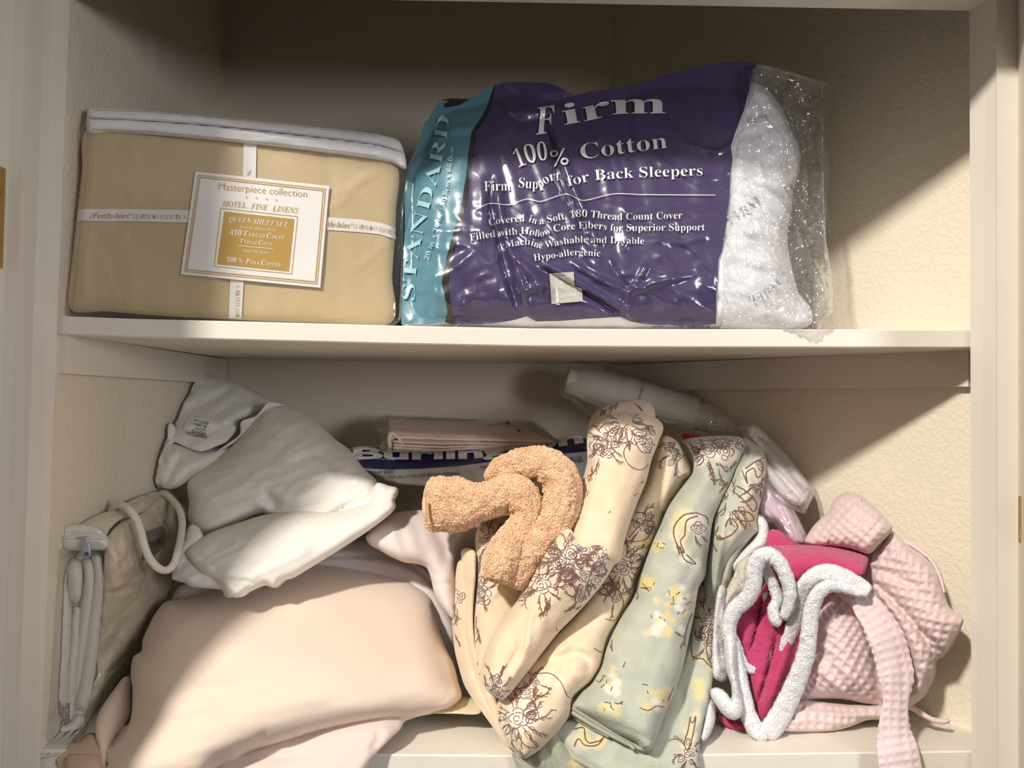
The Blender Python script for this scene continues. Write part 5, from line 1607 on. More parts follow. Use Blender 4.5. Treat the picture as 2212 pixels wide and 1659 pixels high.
lobe('towel_fold', ct_, m_velour, cD((1985, 560), (2010, 515), (2050, 502), (2120, 545), (2170, 620), (2198, 690), (2195, 740), (2150, 775), (2110, 850), (2070, 900), (2040, 970)) + cG((1465, 30), (1440, 110), (1395, 210), (1340, 350), (1302, 450), (1272, 560), (1220, 640), (1160, 740), (1112, 820), (1088, 900), (1062, 1010), (1000, 1110), (930, 1172), (892, 1210), (875, 1290), (850, 1342), (765, 1450), (680, 1535), (600, 1590), (560, 1600), (520, 1565), (470, 1510), (430, 1440), (400, 1370), (390, 1290), (420, 1200), (560, 1020), (720, 820), (880, 640), (1000, 480), (1100, 300), (1180, 120), (1240, 0)) + cD((1900, 800), (1960, 640)),
     [(1440, 950, .20), (1480, 1020, .2), (1400, 1200, .13), (1250, 1380, .07), (1080, 1580, .0), (1200, 1600, .0), (1150, 1300, .12)], 0.055, 26, [
         (cG((640, 1040), (760, 960), (900, 930), (1010, 960)), -0.005, 10), (cG((900, 900), (970, 960), (990, 1060)), -0.006, 9), (cG((700, 980), (800, 900), (860, 860)), 0.005, 10),
         (cD((2060, 600), (2110, 700), (2100, 800), (2060, 900)), -0.006, 9), (cD((2020, 560), (2080, 640), (2070, 760), (2010, 950)), 0.004, 10),
         (cG((480, 1200), (440, 1250), (425, 1330), (470, 1450), (530, 1540)), -0.010, 8), (cG((870, 980), (900, 1060), (960, 1080)), 0.003, 12)],
     fn=lambda x, y: wrk(x, y, 0.003, -62, 200, 50, 18), pat=p, base=CR, mot=CM, seed=4)
p = Pattern(13)
for a in ((1660, 370), (1700, 350), (1730, 330)): p.line(cD(a, (a[0] + 25, a[1] - 30), (a[0] + 10, a[1] + 15)), 3.2)
p.twig(*cD((1640, 400))[0], 26, -1.0); p.twig(*cD((1860, 310))[0], 20, 0.7)
lobe('towel_fold', ct_, m_velour, cD((1585, 440), (1595, 395), (1640, 345), (1720, 308), (1840, 286), (1920, 293), (1966, 330), (1978, 392), (1940, 430), (1750, 440)), [(1300, 900, .22), (1400, 880, .24), (1290, 930, .2)], 0.025, 9, pat=p, base=CR, mot=CM, seed=5)
p = Pattern(17)
p.cluster(*cD((1800, 420))[0], 50, 0, 13, 2); p.rose(*cD((1730, 460))[0], 17); p.rose(*cD((1640, 560))[0], 22); p.rose(*cD((1690, 600))[0], 14); p.rose(*cD((1880, 510))[0], 20); p.rose(*cD((1940, 480))[0], 14)
p.cluster(*cD((1680, 520))[0], 46, 1, 6, 4); p.twig(*cD((1640, 640))[0], 44, 1.7); p.twig(*cD((1600, 680))[0], 34, 1.6); p.twig(*cD((1720, 600))[0], 34, 1.2); p.twig(*cD((1610, 560))[0], 30, 1.5)
p.tendril(cD((1830, 530), (1790, 600), (1830, 680), (1900, 700), (1960, 640), (1980, 560))); p.tendril(cD((1850, 520), (1900, 600), (1960, 600))); p.rose(*cD((1940, 560))[0], 16)
p.line(cD((1850, 860), (1880, 845)), 2); p.line(cD((1570, 860), (1580, 830)), 2); p.line(cD((1700, 960), (1712, 955)), 2.5); p.line(cD((1890, 780), (1910, 776)), 3)
L1o = cD((1568, 500), (1575, 450), (1600, 415), (1650, 385), (1710, 365), (1850, 360), (1950, 378), (2018, 425), (2026, 470), (2005, 520), (1982, 580), (1955, 650), (1925, 770), (1872, 900), (1822, 1040), (1790, 1150), (1760, 1260), (1600, 1280), (1500, 1200), (1462, 1070), (1470, 980), (1505, 860), (1545, 760), (1572, 650), (1570, 580))
lobe('towel_fold', ct_, m_velour, L1o, [(1290, 920, .15), (1410, 930, .16), (1250, 1150, .08), (1340, 1180, .06), (1230, 1100, .10)], 0.06, 24, [
    (cD((1600, 420), (1700, 400), (1850, 390), (1990, 430)), 0.006, 8), (cD((1760, 380), (1780, 340)), -0.003, 5)], fn=lambda x, y: wrk(x, y, 0.003, -68, 220, 40, 19), pat=p, base=CR, mot=CM, seed=6)
p = Pattern(19)
p.cluster(*cG((870, 290))[0], 66, 2, 8, 5); p.cluster(*cG((800, 330))[0], 60, 1, 10, 2); p.rose(*cG((840, 400))[0], 20); p.rose(*cG((760, 350))[0], 15); p.cluster(*cG((960, 430))[0], 58, 2, 8, 4)
p.tendril(cG((960, 220), (1040, 200), (1130, 190), (1180, 240), (1110, 290), (1040, 320))); p.tendril(cG((900, 180), (960, 230), (1060, 230))); p.twig(*cG((880, 200))[0], 30, -1.0); p.cluster(*cG((1060, 300))[0], 48, 2, 6, 4)
p.cluster(*cG((680, 490))[0], 54, 1, 9, 1); p.twig(*cG((660, 500))[0], 40, 2.2); p.twig(*cG((740, 560))[0], 44, 1.7); p.twig(*cG((620, 520))[0], 24, 2.6); p.twig(*cG((700, 330))[0], 30, 3.0); p.cluster(*cG((940, 560))[0], 40, 1, 6, 3); p.twig(*cG((960, 600))[0], 26, 2.2)
p.twig(*cG((780, 760))[0], 22, 1.4); p.cluster(*cG((390, 1160))[0], 44, 2, 9, 3); p.twig(*cG((310, 1060))[0], 26, 1.2); p.twig(*cG((520, 600))[0], 14, -0.8)
p.fill.append((*cG((860, 920))[0], 22, (248, 236, 206)))
L2o = cG((838, 118), (870, 128), (910, 180), (960, 228), (1010, 200), (1060, 185), (1130, 178), (1188, 235), (1150, 350), (1092, 450), (1020, 545), (950, 625), (880, 700), (800, 780), (735, 860), (620, 1010), (542, 1110), (465, 1200), (425, 1222), (380, 1200), (330, 1160), (298, 1110), (290, 1040), (310, 940), (345, 850), (400, 750), (460, 670), (520, 590), (570, 500), (620, 400), (680, 290), (740, 210), (790, 150))
lobe('towel_fold', ct_, m_velour, L2o, [(1230, 1150, .05), (1340, 1180, .05), (1100, 1350, .05), (1250, 1330, .04), (1060, 1490, .0)], 0.06, 28, [
    (cG((590, 700), (560, 800), (540, 900), (470, 1030)), -0.006, 8), (cG((640, 620), (600, 720), (590, 850), (560, 940)), 0.006, 9), (cG((480, 680), (400, 850), (350, 1000)), 0.003, 12), (cG((700, 620), (740, 700), (700, 860)), -0.003, 12),
    (cG((560, 980), (520, 1040), (500, 1100)), 0.004, 8)], fn=lambda x, y: wrk(x, y, 0.003, -58, 220, 44, 23), pat=p, base=CR, mot=CM, seed=7)

# ------------------------------------------------------------------ sage towel
sg = thing('sage_towel', 'sage green velour towel with brown, cream and yellow flowers, hanging over the lower shelf edge', 'towel', (float(P(1450, 1500, .08)[0]), .08, ZL))
SG = (184, 188, 170); SM = (205, 205, 186); SK = (118, 82, 72)
m_velour2 = mat('printed_sage_velour', None, 0.95, sheen=0.45, attr=True, bumps=[('noise', 450, 0.6, 0.0018), ('soft', 50, 0.35, 0.004)])
m_hem = mat('sage_hem', (182, 184, 164), 0.9, bumps=[('rib', 500, 0.4, 0.0006)])
# low swath hanging over the edge
p = Pattern(31)
p.tendril(cG((1640, 1330), (1620, 1420), (1600, 1500), (1620, 1540), (1650, 1460), (1670, 1330), (1650, 1370), (1630, 1340)), 3, (236, 218, 176), 10); p.cluster(*cG((1630, 1560))[0], 44, 1, 6, 4)
p.tendril(cG((890, 1410), (950, 1400), (960, 1470), (990, 1500), (1060, 1480), (1080, 1460), (1040, 1510), (960, 1510), (920, 1470), (890, 1520)), 3, (238, 216, 160), 10)
p.tendril(cG((1640, 800), (1650, 940), (1720, 960), (1770, 1010), (1740, 900), (1760, 760)), 3, (236, 218, 176), 9); p.cluster(*cG((1740, 700))[0], 46, 1, 6, 5); p.cluster(*cG((1740, 580))[0], 40, 2, 4, 3); p.cluster(*cG((1750, 850))[0], 40, 1, 5, 4)
p.fill += [(*cG((1690, 1120))[0], 14, (232, 214, 152)), (*cG((1700, 1190))[0], 14, (232, 214, 152)), (*cG((900, 1620))[0], 12, (232, 200, 130))]
def hemline(path, r, dy=0.0):
    def fx(M, S):
        a = spline(path, False, 5)
        tube(M, P(a[:, 0], a[:, 1], S.Y(a[:, 0], a[:, 1]) - 0.002 + dy), r, n=8, smooth=False)
    return fx
S3o = cG((1690, 500), (1730, 440), (1790, 480), (1800, 560), (1792, 700), (1792, 900), (1785, 1060), (1762, 1200), (1722, 1350), (1697, 1480), (1692, 1600), (1690, 1760), (1150, 1760), (1060, 1690), (960, 1640), (880, 1590), (820, 1520), (735, 1435), (780, 1380), (900, 1330), (1100, 1320), (1300, 1300), (1450, 1200), (1560, 1000), (1650, 700))
S3 = lobe('towel_fold', sg, m_velour2, S3o, [(1530, 1270, .14), (1510, 1450, .07), (1500, 1640, -.008), (1300, 1510, .045), (1400, 1570, .03), (1200, 1590, .015), (1350, 1680, -.012), (1480, 1690, -.012)], 0.018, 12, [
    (cG((1550, 1150), (1600, 1250), (1560, 1400), (1500, 1560)), -0.006, 16), (cG((1500, 1300), (1400, 1500), (1420, 1659)), 0.006, 18)], fn=lambda x, y: wrk(x, y, 0.003, -70, 160, 50, 33), pat=p, base=SG, mot=SM, ink=SK, seed=11, bk=0.006)
M = Mesh(); loft(M, [(a, b, 5, 0, .004) for a, b in cG((738, 1432), (822, 1515), (882, 1585), (962, 1635), (1060, 1685), (1150, 1740))], 10, 5, 3, 0.5, host=S3, flat=0.2); M.obj('hem', m_hem, sg)
M = Mesh()
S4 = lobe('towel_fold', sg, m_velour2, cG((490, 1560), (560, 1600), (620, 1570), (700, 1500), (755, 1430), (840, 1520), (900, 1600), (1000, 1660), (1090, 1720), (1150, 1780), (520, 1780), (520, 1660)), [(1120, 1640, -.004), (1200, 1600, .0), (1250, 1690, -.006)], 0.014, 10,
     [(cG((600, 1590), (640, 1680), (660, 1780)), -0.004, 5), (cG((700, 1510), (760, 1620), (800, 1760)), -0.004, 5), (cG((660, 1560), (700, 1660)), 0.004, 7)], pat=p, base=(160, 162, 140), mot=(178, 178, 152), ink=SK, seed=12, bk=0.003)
# right upper folds
p = Pattern(33)
p.tendril(cE((905, 545), (930, 610), (925, 560), (960, 540), (975, 580), (1000, 560), (990, 500), (920, 540)), 3, (242, 232, 214), 10); p.rose(*cE((1000, 520))[0], 14); p.cluster(*cE((860, 700))[0], 52, 0, 9, 4); p.tendril(cE((860, 640), (920, 690), (960, 740), (975, 700), (930, 650), (880, 620)), 3, (242, 230, 206), 9)
p.tendril(cE((860, 740), (900, 780), (960, 780), (940, 745), (870, 735)), 3, (238, 216, 160), 12); p.tendril(cE((760, 820), (800, 860), (850, 850), (885, 810), (850, 770), (830, 810)), 3, (242, 226, 190), 9); p.cluster(*cE((990, 620))[0], 26, 1, 4, 2); p.twig(*cE((830, 700))[0], 30, 1.5); p.cluster(*cE((770, 860))[0], 26, 0, 5, 3)
lobe('towel_fold', sg, m_velour2, cE((900, 398), (930, 400), (960, 420), (1000, 445), (1020, 490), (1018, 560), (1010, 640), (992, 700), (978, 775), (988, 830), (962, 852), (915, 915), (885, 970), (868, 1030), (866, 1090), (830, 1110), (795, 1170), (770, 1260), (730, 1260), (725, 1150), (735, 1020), (760, 880), (780, 740), (830, 620), (870, 520)),
     [(1600, 960, .2), (1650, 1000, .19), (1620, 1180, .16), (1540, 1300, .14), (1545, 1100, .15)], 0.05, 20, [
         (cE((910, 430), (880, 560), (820, 640), (775, 740)), -0.012, 6), (cE((950, 470), (900, 500), (880, 580)), 0.005, 6), (cE((915, 430), (930, 480), (900, 520)), -0.008, 5), (cE((800, 1120), (820, 1000), (880, 900), (960, 820)), -0.010, 7), (cE((780, 1100), (800, 950), (820, 800)), 0.007, 8),
         (cE((830, 1060), (845, 1080), (860, 1070)), -0.008, 5)], fn=lambda x, y: wrk(x, y, 0.003, -65, 120, 36, 34), pat=p, base=SG, mot=SM, ink=SK, seed=13, step=5)
p = Pattern(35)
p.cluster(*cE((750, 450))[0], 60, 2, 5, 6); p.rose(*cE((830, 460))[0], 20); p.rose(*cE((700, 430))[0], 18); p.twig(*cE((760, 520))[0], 44, 1.3); p.twig(*cE((800, 540))[0], 40, 1.5); p.twig(*cE((670, 470))[0], 30, 1.6); p.cluster(*cE((840, 580))[0], 34, 0, 6, 3); p.rose(*cE((900, 430))[0], 13)
p.tendril(cE((700, 745), (640, 755), (595, 800), (590, 850), (610, 900), (640, 930), (620, 880), (640, 850), (650, 780), (700, 760)), 3.2, (240, 222, 176), 10); p.fill += [(*cE((640, 780))[0], 22, (238, 214, 150)), (*cE((690, 790))[0], 20, (240, 234, 220))]
p.rose(*cE((705, 815))[0], 14); p.twig(*cE((690, 850))[0], 26, 1.4); p.twig(*cE((720, 850))[0], 22, 1.0); p.tendril(cE((700, 745), (740, 765), (752, 800)), 2.4); p.tendril(cE((620, 900), (640, 960), (690, 980), (650, 940)), 3, (242, 236, 220), 9); p.twig(*cE((600, 880))[0], 26, 1.2)
p.flecks(*cG((1540, 580))[0], 18, 12); p.flecks(*cG((1440, 740))[0], 14, 9); p.flecks(*cG((1580, 650))[0], 18, 10, ((244, 236, 220), (232, 206, 150))); p.flecks(*cG((1360, 480))[0], 8, 5, ((232, 214, 140),)); p.flecks(*cG((1420, 230))[0], 7, 5, ((232, 214, 150),))
p.flecks(*cG((1130, 1100))[0], 16, 10); p.flecks(*cG((1440, 1210))[0], 14, 8); p.flecks(*cG((1120, 1270))[0], 9, 5); p.twig(*cG((1150, 1240))[0], 18, 0.4); p.tendril(cG((1310, 1270), (1370, 1290), (1420, 1260), (1480, 1270), (1500, 1220), (1530, 1140)), 2.4)
p.twig(*cG((1130, 840))[0], 22, 1.6); p.tendril(cG((1020, 1080), (1050, 1110), (1080, 1070)), 2.6); p.twig(*cG((1370, 180))[0], 30, -0.4); p.tendril(cG((1700, 540), (1660, 640), (1620, 740), (1600, 860), (1625, 920)), 3.0); p.cluster(*cG((1620, 830))[0], 24, 0, 5, 2); p.cluster(*cG((1290, 500))[0], 22, 0, 4, 2)
S1o = cE((672, 480), (650, 440), (622, 415), (660, 400), (720, 393), (820, 388), (900, 396), (920, 430), (905, 490), (878, 545), (840, 640), (800, 720), (772, 790), (757, 880), (745, 960), (735, 1040)) + cG((1690, 500), (1662, 660), (1625, 840), (1590, 1000), (1565, 1085), (1530, 1180), (1482, 1290), (1440, 1410), (1400, 1520), (1375, 1545), (1330, 1540), (1290, 1500), (1150, 1430), (1000, 1340), (900, 1285), (868, 1262), (895, 1222), (940, 1160), (1000, 1108), (1060, 1000), (1092, 890), (1160, 740), (1270, 560), (1302, 450), (1400, 200), (1450, 90)) + cE((562, 725), (600, 665), (650, 600), (678, 560), (682, 520))
S1t = lobe('towel_fold', sg, m_velour2, S1o, [(1500, 960, .20), (1590, 960, .19), (1470, 1100, .13), (1540, 1150, .13), (1400, 1400, .06), (1500, 1420, .05), (1280, 1520, .02), (1400, 1600, -.008)], 0.055, 26, [
    (cE((880, 450), (850, 560), (780, 640), (760, 700)), -0.004, 14), (cE((850, 400), (800, 500), (700, 640)), 0.004, 16), (cG((1000, 1340), (1200, 1400), (1380, 1480)), -0.0025, 4)], fn=lambda x, y: wrk(x, y, 0.003, -68, 220, 50, 36), pat=p, base=SG, mot=SM, ink=SK, seed=14, bk=0.03)
for pth, rr in ((cG((872, 1268), (1000, 1350), (1150, 1438), (1280, 1505), (1300, 1530), (1375, 1548)), 5), (cG((866, 1296), (1000, 1380), (1150, 1462), (1262, 1520), (1275, 1545)), 5), (cG((880, 1330), (1000, 1400), (1120, 1460)), 4)):
    M = Mesh(); k_ = 0.0 if rr == 5 else 0.01
    st_ = [(a, b, rr, 0.006 - 0.030 * i / len(pth) + k_, .006) for i, (a, b) in enumerate(pth)]
    loft(M, st_, 10, 5, 3, 0.5, lambda a, A, th: 0.0004 * noise(a / 6, th, 7)); M.obj('hem', m_hem, sg)

# ------------------------------------------------------------------ peach sherpa cloth
m_sherpa = mat('peach_sherpa', None, 0.95, sheen=0.5, attr=True, bumps=[('noise', 420, 0.8, 0.002), ('voro', 300, 0.5, 0.002)])
sp_ = thing('sherpa_cloth', 'fluffy peach sherpa strip twisted into a loop on top of the cream towel', 'cloth', tuple(P(1150, 1280, .05)))
def sd(a, A, th):
    y_ = th * 16
    n1 = noise(a / 5.5, y_ / 1.5, 3) + 0.6 * noise(a / 3.0, y_ / 0.9, 4)
    per = np.where(np.abs(th - 2 * PI) < 0.4, 0.3, 1)
    return (0.0016 * np.abs(n1) * 1.6 + 0.0022 * noise(a / 26, y_ / 6, 9)) * per
def scol(seg, A, X, Y_):
    k = np.clip(0.5 + 0.8 * fbm(X / 28, Y_ / 28, 5), 0, 1)[..., None]
    k2 = np.clip(np.abs(noise(X / 6, Y_ / 6, 6)) * 1.8, 0, 1)[..., None]
    c = lin((234, 178, 130)) * (1 - k) + lin((243, 205, 162)) * k
    return c * (1 - 0.5 * k2) + lin((246, 214, 180)) * 0.5 * k2
def sh_loft(name, pts):
    M = Mesh()
    loft(M, [(p_[0], p_[1], p_[2] * 1.1, p_[3], p_[4]) for p_ in pts], 96, 3.2, 2.3, 0.35, sd, scol)
    tufts(M, 420000, 0.0011, 'loop', 5, 0.4, (1.05, 1.4))
    return M.obj(name, m_sherpa, sp_)
sh_loft('sherpa_outer_loop', [cD((a, b))[0] + (h / 2.765, y, t) for a, b, h, y, t in ((985, 790, 40, .12, .02), (1060, 725, 75, .11, .03), (1180, 680, 85, .10, .034), (1310, 675, 90, .09, .036), (1410, 760, 98, .08, .036), (1425, 880, 100, .07, .036), (1385, 1010, 100, .065, .036), (1310, 1110, 98, .06, .034), (1230, 1200, 92, .055, .034), (1170, 1300, 90, .05, .03), (1110, 1400, 62, .045, .022))])
sh_loft('sherpa_inner_strip', [cD((a, b))[0] + (h / 2.765, y, t) for a, b, h, y, t in ((590, 905, 135, .12, .03), (680, 910, 142, .11, .036), (820, 912, 138, .10, .036), (930, 900, 100, .09, .034), (1020, 880, 95, .085, .034), (1110, 850, 105, .08, .034), (1180, 880, 100, .075, .034), (1215, 960, 78, .07, .03), (1180, 1060, 85, .06, .03), (1110, 1160, 98, .05, .034), (1060, 1270, 96, .04, .034), (1035, 1380, 68, .035, .026))])
M = Mesh(); loft(M, [cD((600, 870))[0] + (3, .072, .004), cD((602, 960))[0] + (4, .072, .004), cD((615, 1020))[0] + (3, .078, .003)], 8, 4)
M.obj('sherpa_raw_edge', mat('peach_backing', (244, 208, 178), 0.9), sp_)

# ------------------------------------------------------------------ packets at right, behind the towels
m_rollin = mat('cream_mattress_pad', (240, 233, 221), 0.85, bumps=[('rib', 120, 0.25, 0.001), ('noise', 300, 0.2, 0.001)])
rl_ = thing('rolled_pad_pack', 'clear packet of a rolled cream pad with a pale band, leaning at back right', 'bedding pack', tuple(P(1420, 940, .34)))
M = Mesh()
loft(M, [cE((a, b))[0] + (h, y, t) for a, b, h, y, t in ((88, 135, 31, .40, .035), (200, 158, 36, .39, .04), (350, 195, 38, .38, .042), (500, 238, 38, .365, .042), (600, 268, 38, .355, .042), (706, 292, 36, .345, .04))], 30, 6, 2.0, 0.12, lambda a, A, th: 0.0006 * noise(a / 10, th * 1.5, 3) + 0.0008 * noise(a / 40, th, 5))
M.obj('rolled_pad', m_rollin, rl_)
M = Mesh()
loft(M, [cE((a, b))[0] + (h, y, t) for a, b, h, y, t in ((640, 290, 27, .35, .03), (740, 300, 29, .34, .032), (830, 335, 26, .33, .028), (905, 365, 18, .32, .02))], 22, 5, 2.0, 0.3, lambda a, A, th: 0.0008 * noise(a / 12, th * 1.5, 4))
M.obj('inner_roll', m_rollin, rl_)
M = Mesh()
loft(M, [cE((430, 218))[0] + (39.5, .372, .0445), cE((452, 225))[0] + (39.5, .370, .0445), cE((476, 232))[0] + (39.5, .368, .0445)], 30, 4, 2.0, 0.0)
M.obj('paper_band', mat('pale_paper', (232, 228, 226), 0.6), rl_)
S_ = Surf(cE((125, 38), (150, 42), (200, 52), (310, 72), (420, 108), (560, 148), (690, 192), (800, 252), (870, 290), (930, 302), (965, 330), (945, 375), (880, 400), (800, 398), (700, 385), (600, 350), (480, 330), (400, 345), (320, 340), (260, 325), (190, 290), (130, 230), (66, 196), (70, 150), (100, 75)),
          [(1215, 830, .40), (1400, 860, .37), (1500, 900, .34), (1620, 930, .30)], 0.055, 22, [(cE((870, 290), (920, 320), (880, 370)), 0.006, 5), (cE((640, 360), (760, 380), (860, 330)), 0.004, 5), (cE((790, 270), (860, 300), (930, 330)), 0.005, 4), (cE((130, 50), (95, 110), (75, 190)), 0.006, 3)],
          fn=lambda x, y: wrk(x, y, 0.003, 15, 120, 16, 95) + wrk(x, y, 0.004, -50, 40, 12, 96) * np.clip((x - 1500) / 60, 0, 1))
m_filmR = film('crisp_clear_film', crack=16, st=0.30, base=0.10, edge=0.6, rough=0.06, haze=0.04, fac=0.2)
M = Mesh(); patch(M, S_, 5, 0.03); M.obj('clear_packet', m_filmR, rl_)
M = Mesh()
for pth in (cE((128, 42), (98, 80), (78, 140), (68, 195), (120, 225), (170, 280)), cE((600, 345), (680, 372), (760, 385), (850, 375), (900, 345), (930, 310))):
    a_ = spline(pth, False, 5)
    tube(M, P(a_[:, 0] + noise(a_[:, 0] / 6, a_[:, 1] / 6, 3), a_[:, 1], S_.Y(a_[:, 0], a_[:, 1]) - 0.002), 0.0012, n=6, smooth=False)
    M.obj('packet_seam', m_filmR, rl_); M = Mesh()

wk = thing('pillowcase_pack', 'clear packet of folded white pillowcases sliding down against the right wall', 'bedding pack', tuple(P(1700, 1110, .2)))
m_wsh = mat('white_percale', (238, 232, 232), 0.7, bumps=[('soft', 25, 0.4, 0.004)])
S_ = Surf(cE((925, 345), (960, 335), (1000, 360), (1040, 400), (1100, 462), (1180, 560), (1222, 620), (1228, 660), (1210, 695), (1160, 712), (1100, 680), (1040, 610), (1000, 540), (930, 430)), [(1620, 930, .24), (1700, 1020, .205), (1750, 1080, .17), (1640, 1000, .21)], 0.035, 9, [
    (cE((930, 400), (1020, 500), (1110, 600), (1190, 690)), -0.012, 5), (cE((960, 370), (1050, 460), (1140, 560), (1215, 650)), -0.009, 4), (cE((940, 385), (1030, 480), (1120, 580), (1200, 675)), 0.003, 3), (cE((1080, 520), (1100, 500)), -0.002, 4), (cE((1130, 590), (1160, 570)), -0.002, 4), (cE((1180, 660), (1215, 640)), -0.003, 4)], fn=lambda x, y: wrk(x, y, 0.002, -50, 50, 12, 7))
M = Mesh(); patch(M, S_, 4.5, 0.015); M.obj('folded_cases', m_wsh, wk)
S_ = Surf(cE((880, 340), (930, 300), (965, 325), (1050, 400), (1110, 458), (1190, 560), (1236, 610), (1242, 660), (1215, 720), (1195, 752), (1160, 740), (1100, 700), (1030, 640), (960, 500)), [(1600, 930, .25), (1700, 1020, .20), (1760, 1080, .16), (1640, 1000, .21)], 0.04, 10, [(cE((960, 330), (1100, 460), (1238, 640)), 0.003, 3)], fn=lambda x, y: wrk(x, y, 0.003, -50, 60, 12, 97) + wrk(x, y, 0.003, 30, 30, 10, 98) * np.clip((y - 1040) / 30, 0, 1))
M = Mesh(); patch(M, S_, 4.5, 0.01); M.obj('clear_packet', m_filmR, wk)
lk = thing('sheet_pack', 'clear packet of folded pale pink sheets below the white packet, behind the sage towel', 'bedding pack', tuple(P(1700, 1180, .18)))
m_ppink = mat('pale_pink_percale', (232, 208, 222), 0.7, bumps=[('soft', 25, 0.3, 0.004)])
S_ = Surf(cE((990, 600), (1020, 590), (1060, 640), (1110, 672), (1130, 715), (1160, 770), (1192, 835), (1196, 885), (1170, 893), (1140, 890), (1080, 800), (1000, 760), (975, 700)), [(1650, 1040, .20), (1710, 1090, .18), (1735, 1170, .15), (1640, 1110, .19)], 0.03, 8, [(cE((1060, 660), (1090, 740), (1130, 820), (1150, 885)), -0.007, 3), (cE((1085, 670), (1120, 750), (1165, 860)), 0.004, 6), (cE((1000, 640), (1060, 740)), -0.003, 4)], fn=lambda x, y: wrk(x, y, 0.0025, 60, 50, 12, 8))
M = Mesh(); patch(M, S_, 4.5, 0.012); M.obj('folded_sheets', m_ppink, lk)
S_ = Surf(cE((980, 590), (1025, 575), (1070, 620), (1118, 655), (1140, 712), (1200, 830), (1202, 892), (1130, 897), (1060, 810), (985, 770)), [(1650, 1040, .19), (1710, 1090, .17), (1735, 1170, .14), (1640, 1110, .18)], 0.03, 9, fn=lambda x, y: wrk(x, y, 0.003, 60, 50, 12, 99))
M = Mesh(); patch(M, S_, 4.5, 0.008); M.obj('clear_packet', m_filmR, lk)
S_ = Surf(cE((628, 386), (660, 380), (705, 390), (730, 402), (650, 415)), [(1480, 945, .26), (1520, 945, .26), (1500, 955, .25)], 0.004, 4)
M = Mesh(); patch(M, S_, 4, 0.02)
tag(M.obj('packet_insert', mat('red_card', (196, 28, 40), 0.5)), 'red corner of a card showing between the rolled pad packet and the sage towel', 'card')

# ------------------------------------------------------------------ hot pink towels with white terry edging
m_pink = mat('hot_pink_terry', (206, 66, 116), 0.95, sheen=0.4, bumps=[('noise', 700, 0.7, 0.0016), ('voro', 520, 0.3, 0.0012)])
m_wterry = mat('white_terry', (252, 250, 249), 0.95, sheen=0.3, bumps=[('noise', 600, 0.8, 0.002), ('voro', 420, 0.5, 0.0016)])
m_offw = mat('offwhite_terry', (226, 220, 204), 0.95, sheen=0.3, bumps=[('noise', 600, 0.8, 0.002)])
pt = thing('pink_towel', 'hot pink towel with thick white terry edging, bunched beside the sage towel', 'towel', (float(P(1660, 1560, .08)[0]), .08, ZL))
def H_(o, ct, T, L, cr=(), fn=None, name='pink_fold', m=None, step=6, bk=0.02, par=None):
    S = Surf(cH(*o), ct, T, L, cr, fn)
    M = Mesh(); patch(M, S, step, bk)
    if m in (None, m_wterry, m_offw): tufts(M, 300000, 0.0008, 'spike', 7, 0.4)
    M.obj(name, m or m_pink, par or pt)
    return S
tw = lambda x, y: wrk(x, y, 0.002, -20, 60, 25, 44)
H_([(400, 385), (500, 370), (700, 370), (860, 383), (960, 410), (1004, 432), (1006, 470), (985, 525), (960, 545), (850, 540), (760, 520), (640, 560), (560, 600), (460, 560), (400, 480)], [(1650, 1190, .10), (1870, 1210, .06), (1700, 1250, .07), (1860, 1240, .03)], 0.035, 16, [(cH((560, 470), (700, 440), (900, 450)), 0.004, 14)], tw)
H_([(240, 790), (300, 720), (380, 640), (440, 560), (560, 560), (660, 640), (660, 800), (630, 960), (590, 1120), (530, 1260), (470, 1370), (400, 1440), (350, 1400), (330, 1300), (310, 1180), (290, 1080), (250, 960), (235, 870)], [(1600, 1320, .09), (1740, 1290, .08), (1640, 1560, .07), (1700, 1450, .08)], 0.03, 16, [
    (cH((400, 640), (370, 800), (340, 920), (310, 1000)), -0.012, 5), (cH((480, 860), (440, 1040), (380, 1240), (350, 1330)), -0.012, 5), (cH((560, 900), (500, 1100), (420, 1300)), 0.008, 8)], tw)
H_([(120, 1335), (200, 1375), (280, 1390), (340, 1440), (330, 1465), (260, 1445), (180, 1415)], [(1550, 1545, .07), (1620, 1580, .06), (1600, 1560, .065)], 0.012, 7)
H_([(410, 330), (440, 280), (500, 290), (600, 360), (640, 380), (560, 400), (430, 400)], [(1660, 1150, .15), (1740, 1180, .13), (1650, 1190, .13)], 0.01, 6)
def td(a, A, th): return 0.0006 * noise(a / 3.2, th * 5, 3) + 0.0010 * noise(a / 14, th * 2, 5)
def band(name, pts, e=2.6, T=.007, par=None, m=None, n=30):
    M = Mesh()
    loft(M, [cH((a, b))[0] + (h / (2.4 if m is None else 2.68), y, T if len(r_) == 0 else r_[0]) for a, b, h, y, *r_ in pts], n, 3.2, e, 0.5, td)
    if m is None: tufts(M, 350000, 0.0008, 'spike', 5, 0.4)
    return M.obj(name, m or m_wterry, par or pt)
band('white_edging', [(420, 640, 22, .07), (430, 800, 20, .07), (432, 900, 18, .068), (425, 1000, 20, .066), (390, 1070, 22, .064), (335, 1090, 22, .062), (285, 1050, 22, .06), (245, 950, 24, .058), (205, 880, 30, .056)])
band('white_edging', [(470, 1110, 20, .074), (440, 1200, 20, .07), (390, 1280, 22, .07), (340, 1330, 20, .07)], T=.01)
band('white_edging', [(1020, 640, 26, .015), (960, 600, 36, .02), (880, 560, 42, .02), (800, 530, 44, .02), (720, 535, 44, .024), (650, 590, 42, .03), (610, 680, 40, .04), (580, 800, 38, .05), (540, 920, 34, .056), (500, 1030, 30, .062), (460, 1130, 26, .07), (400, 1250, 20, .075)])
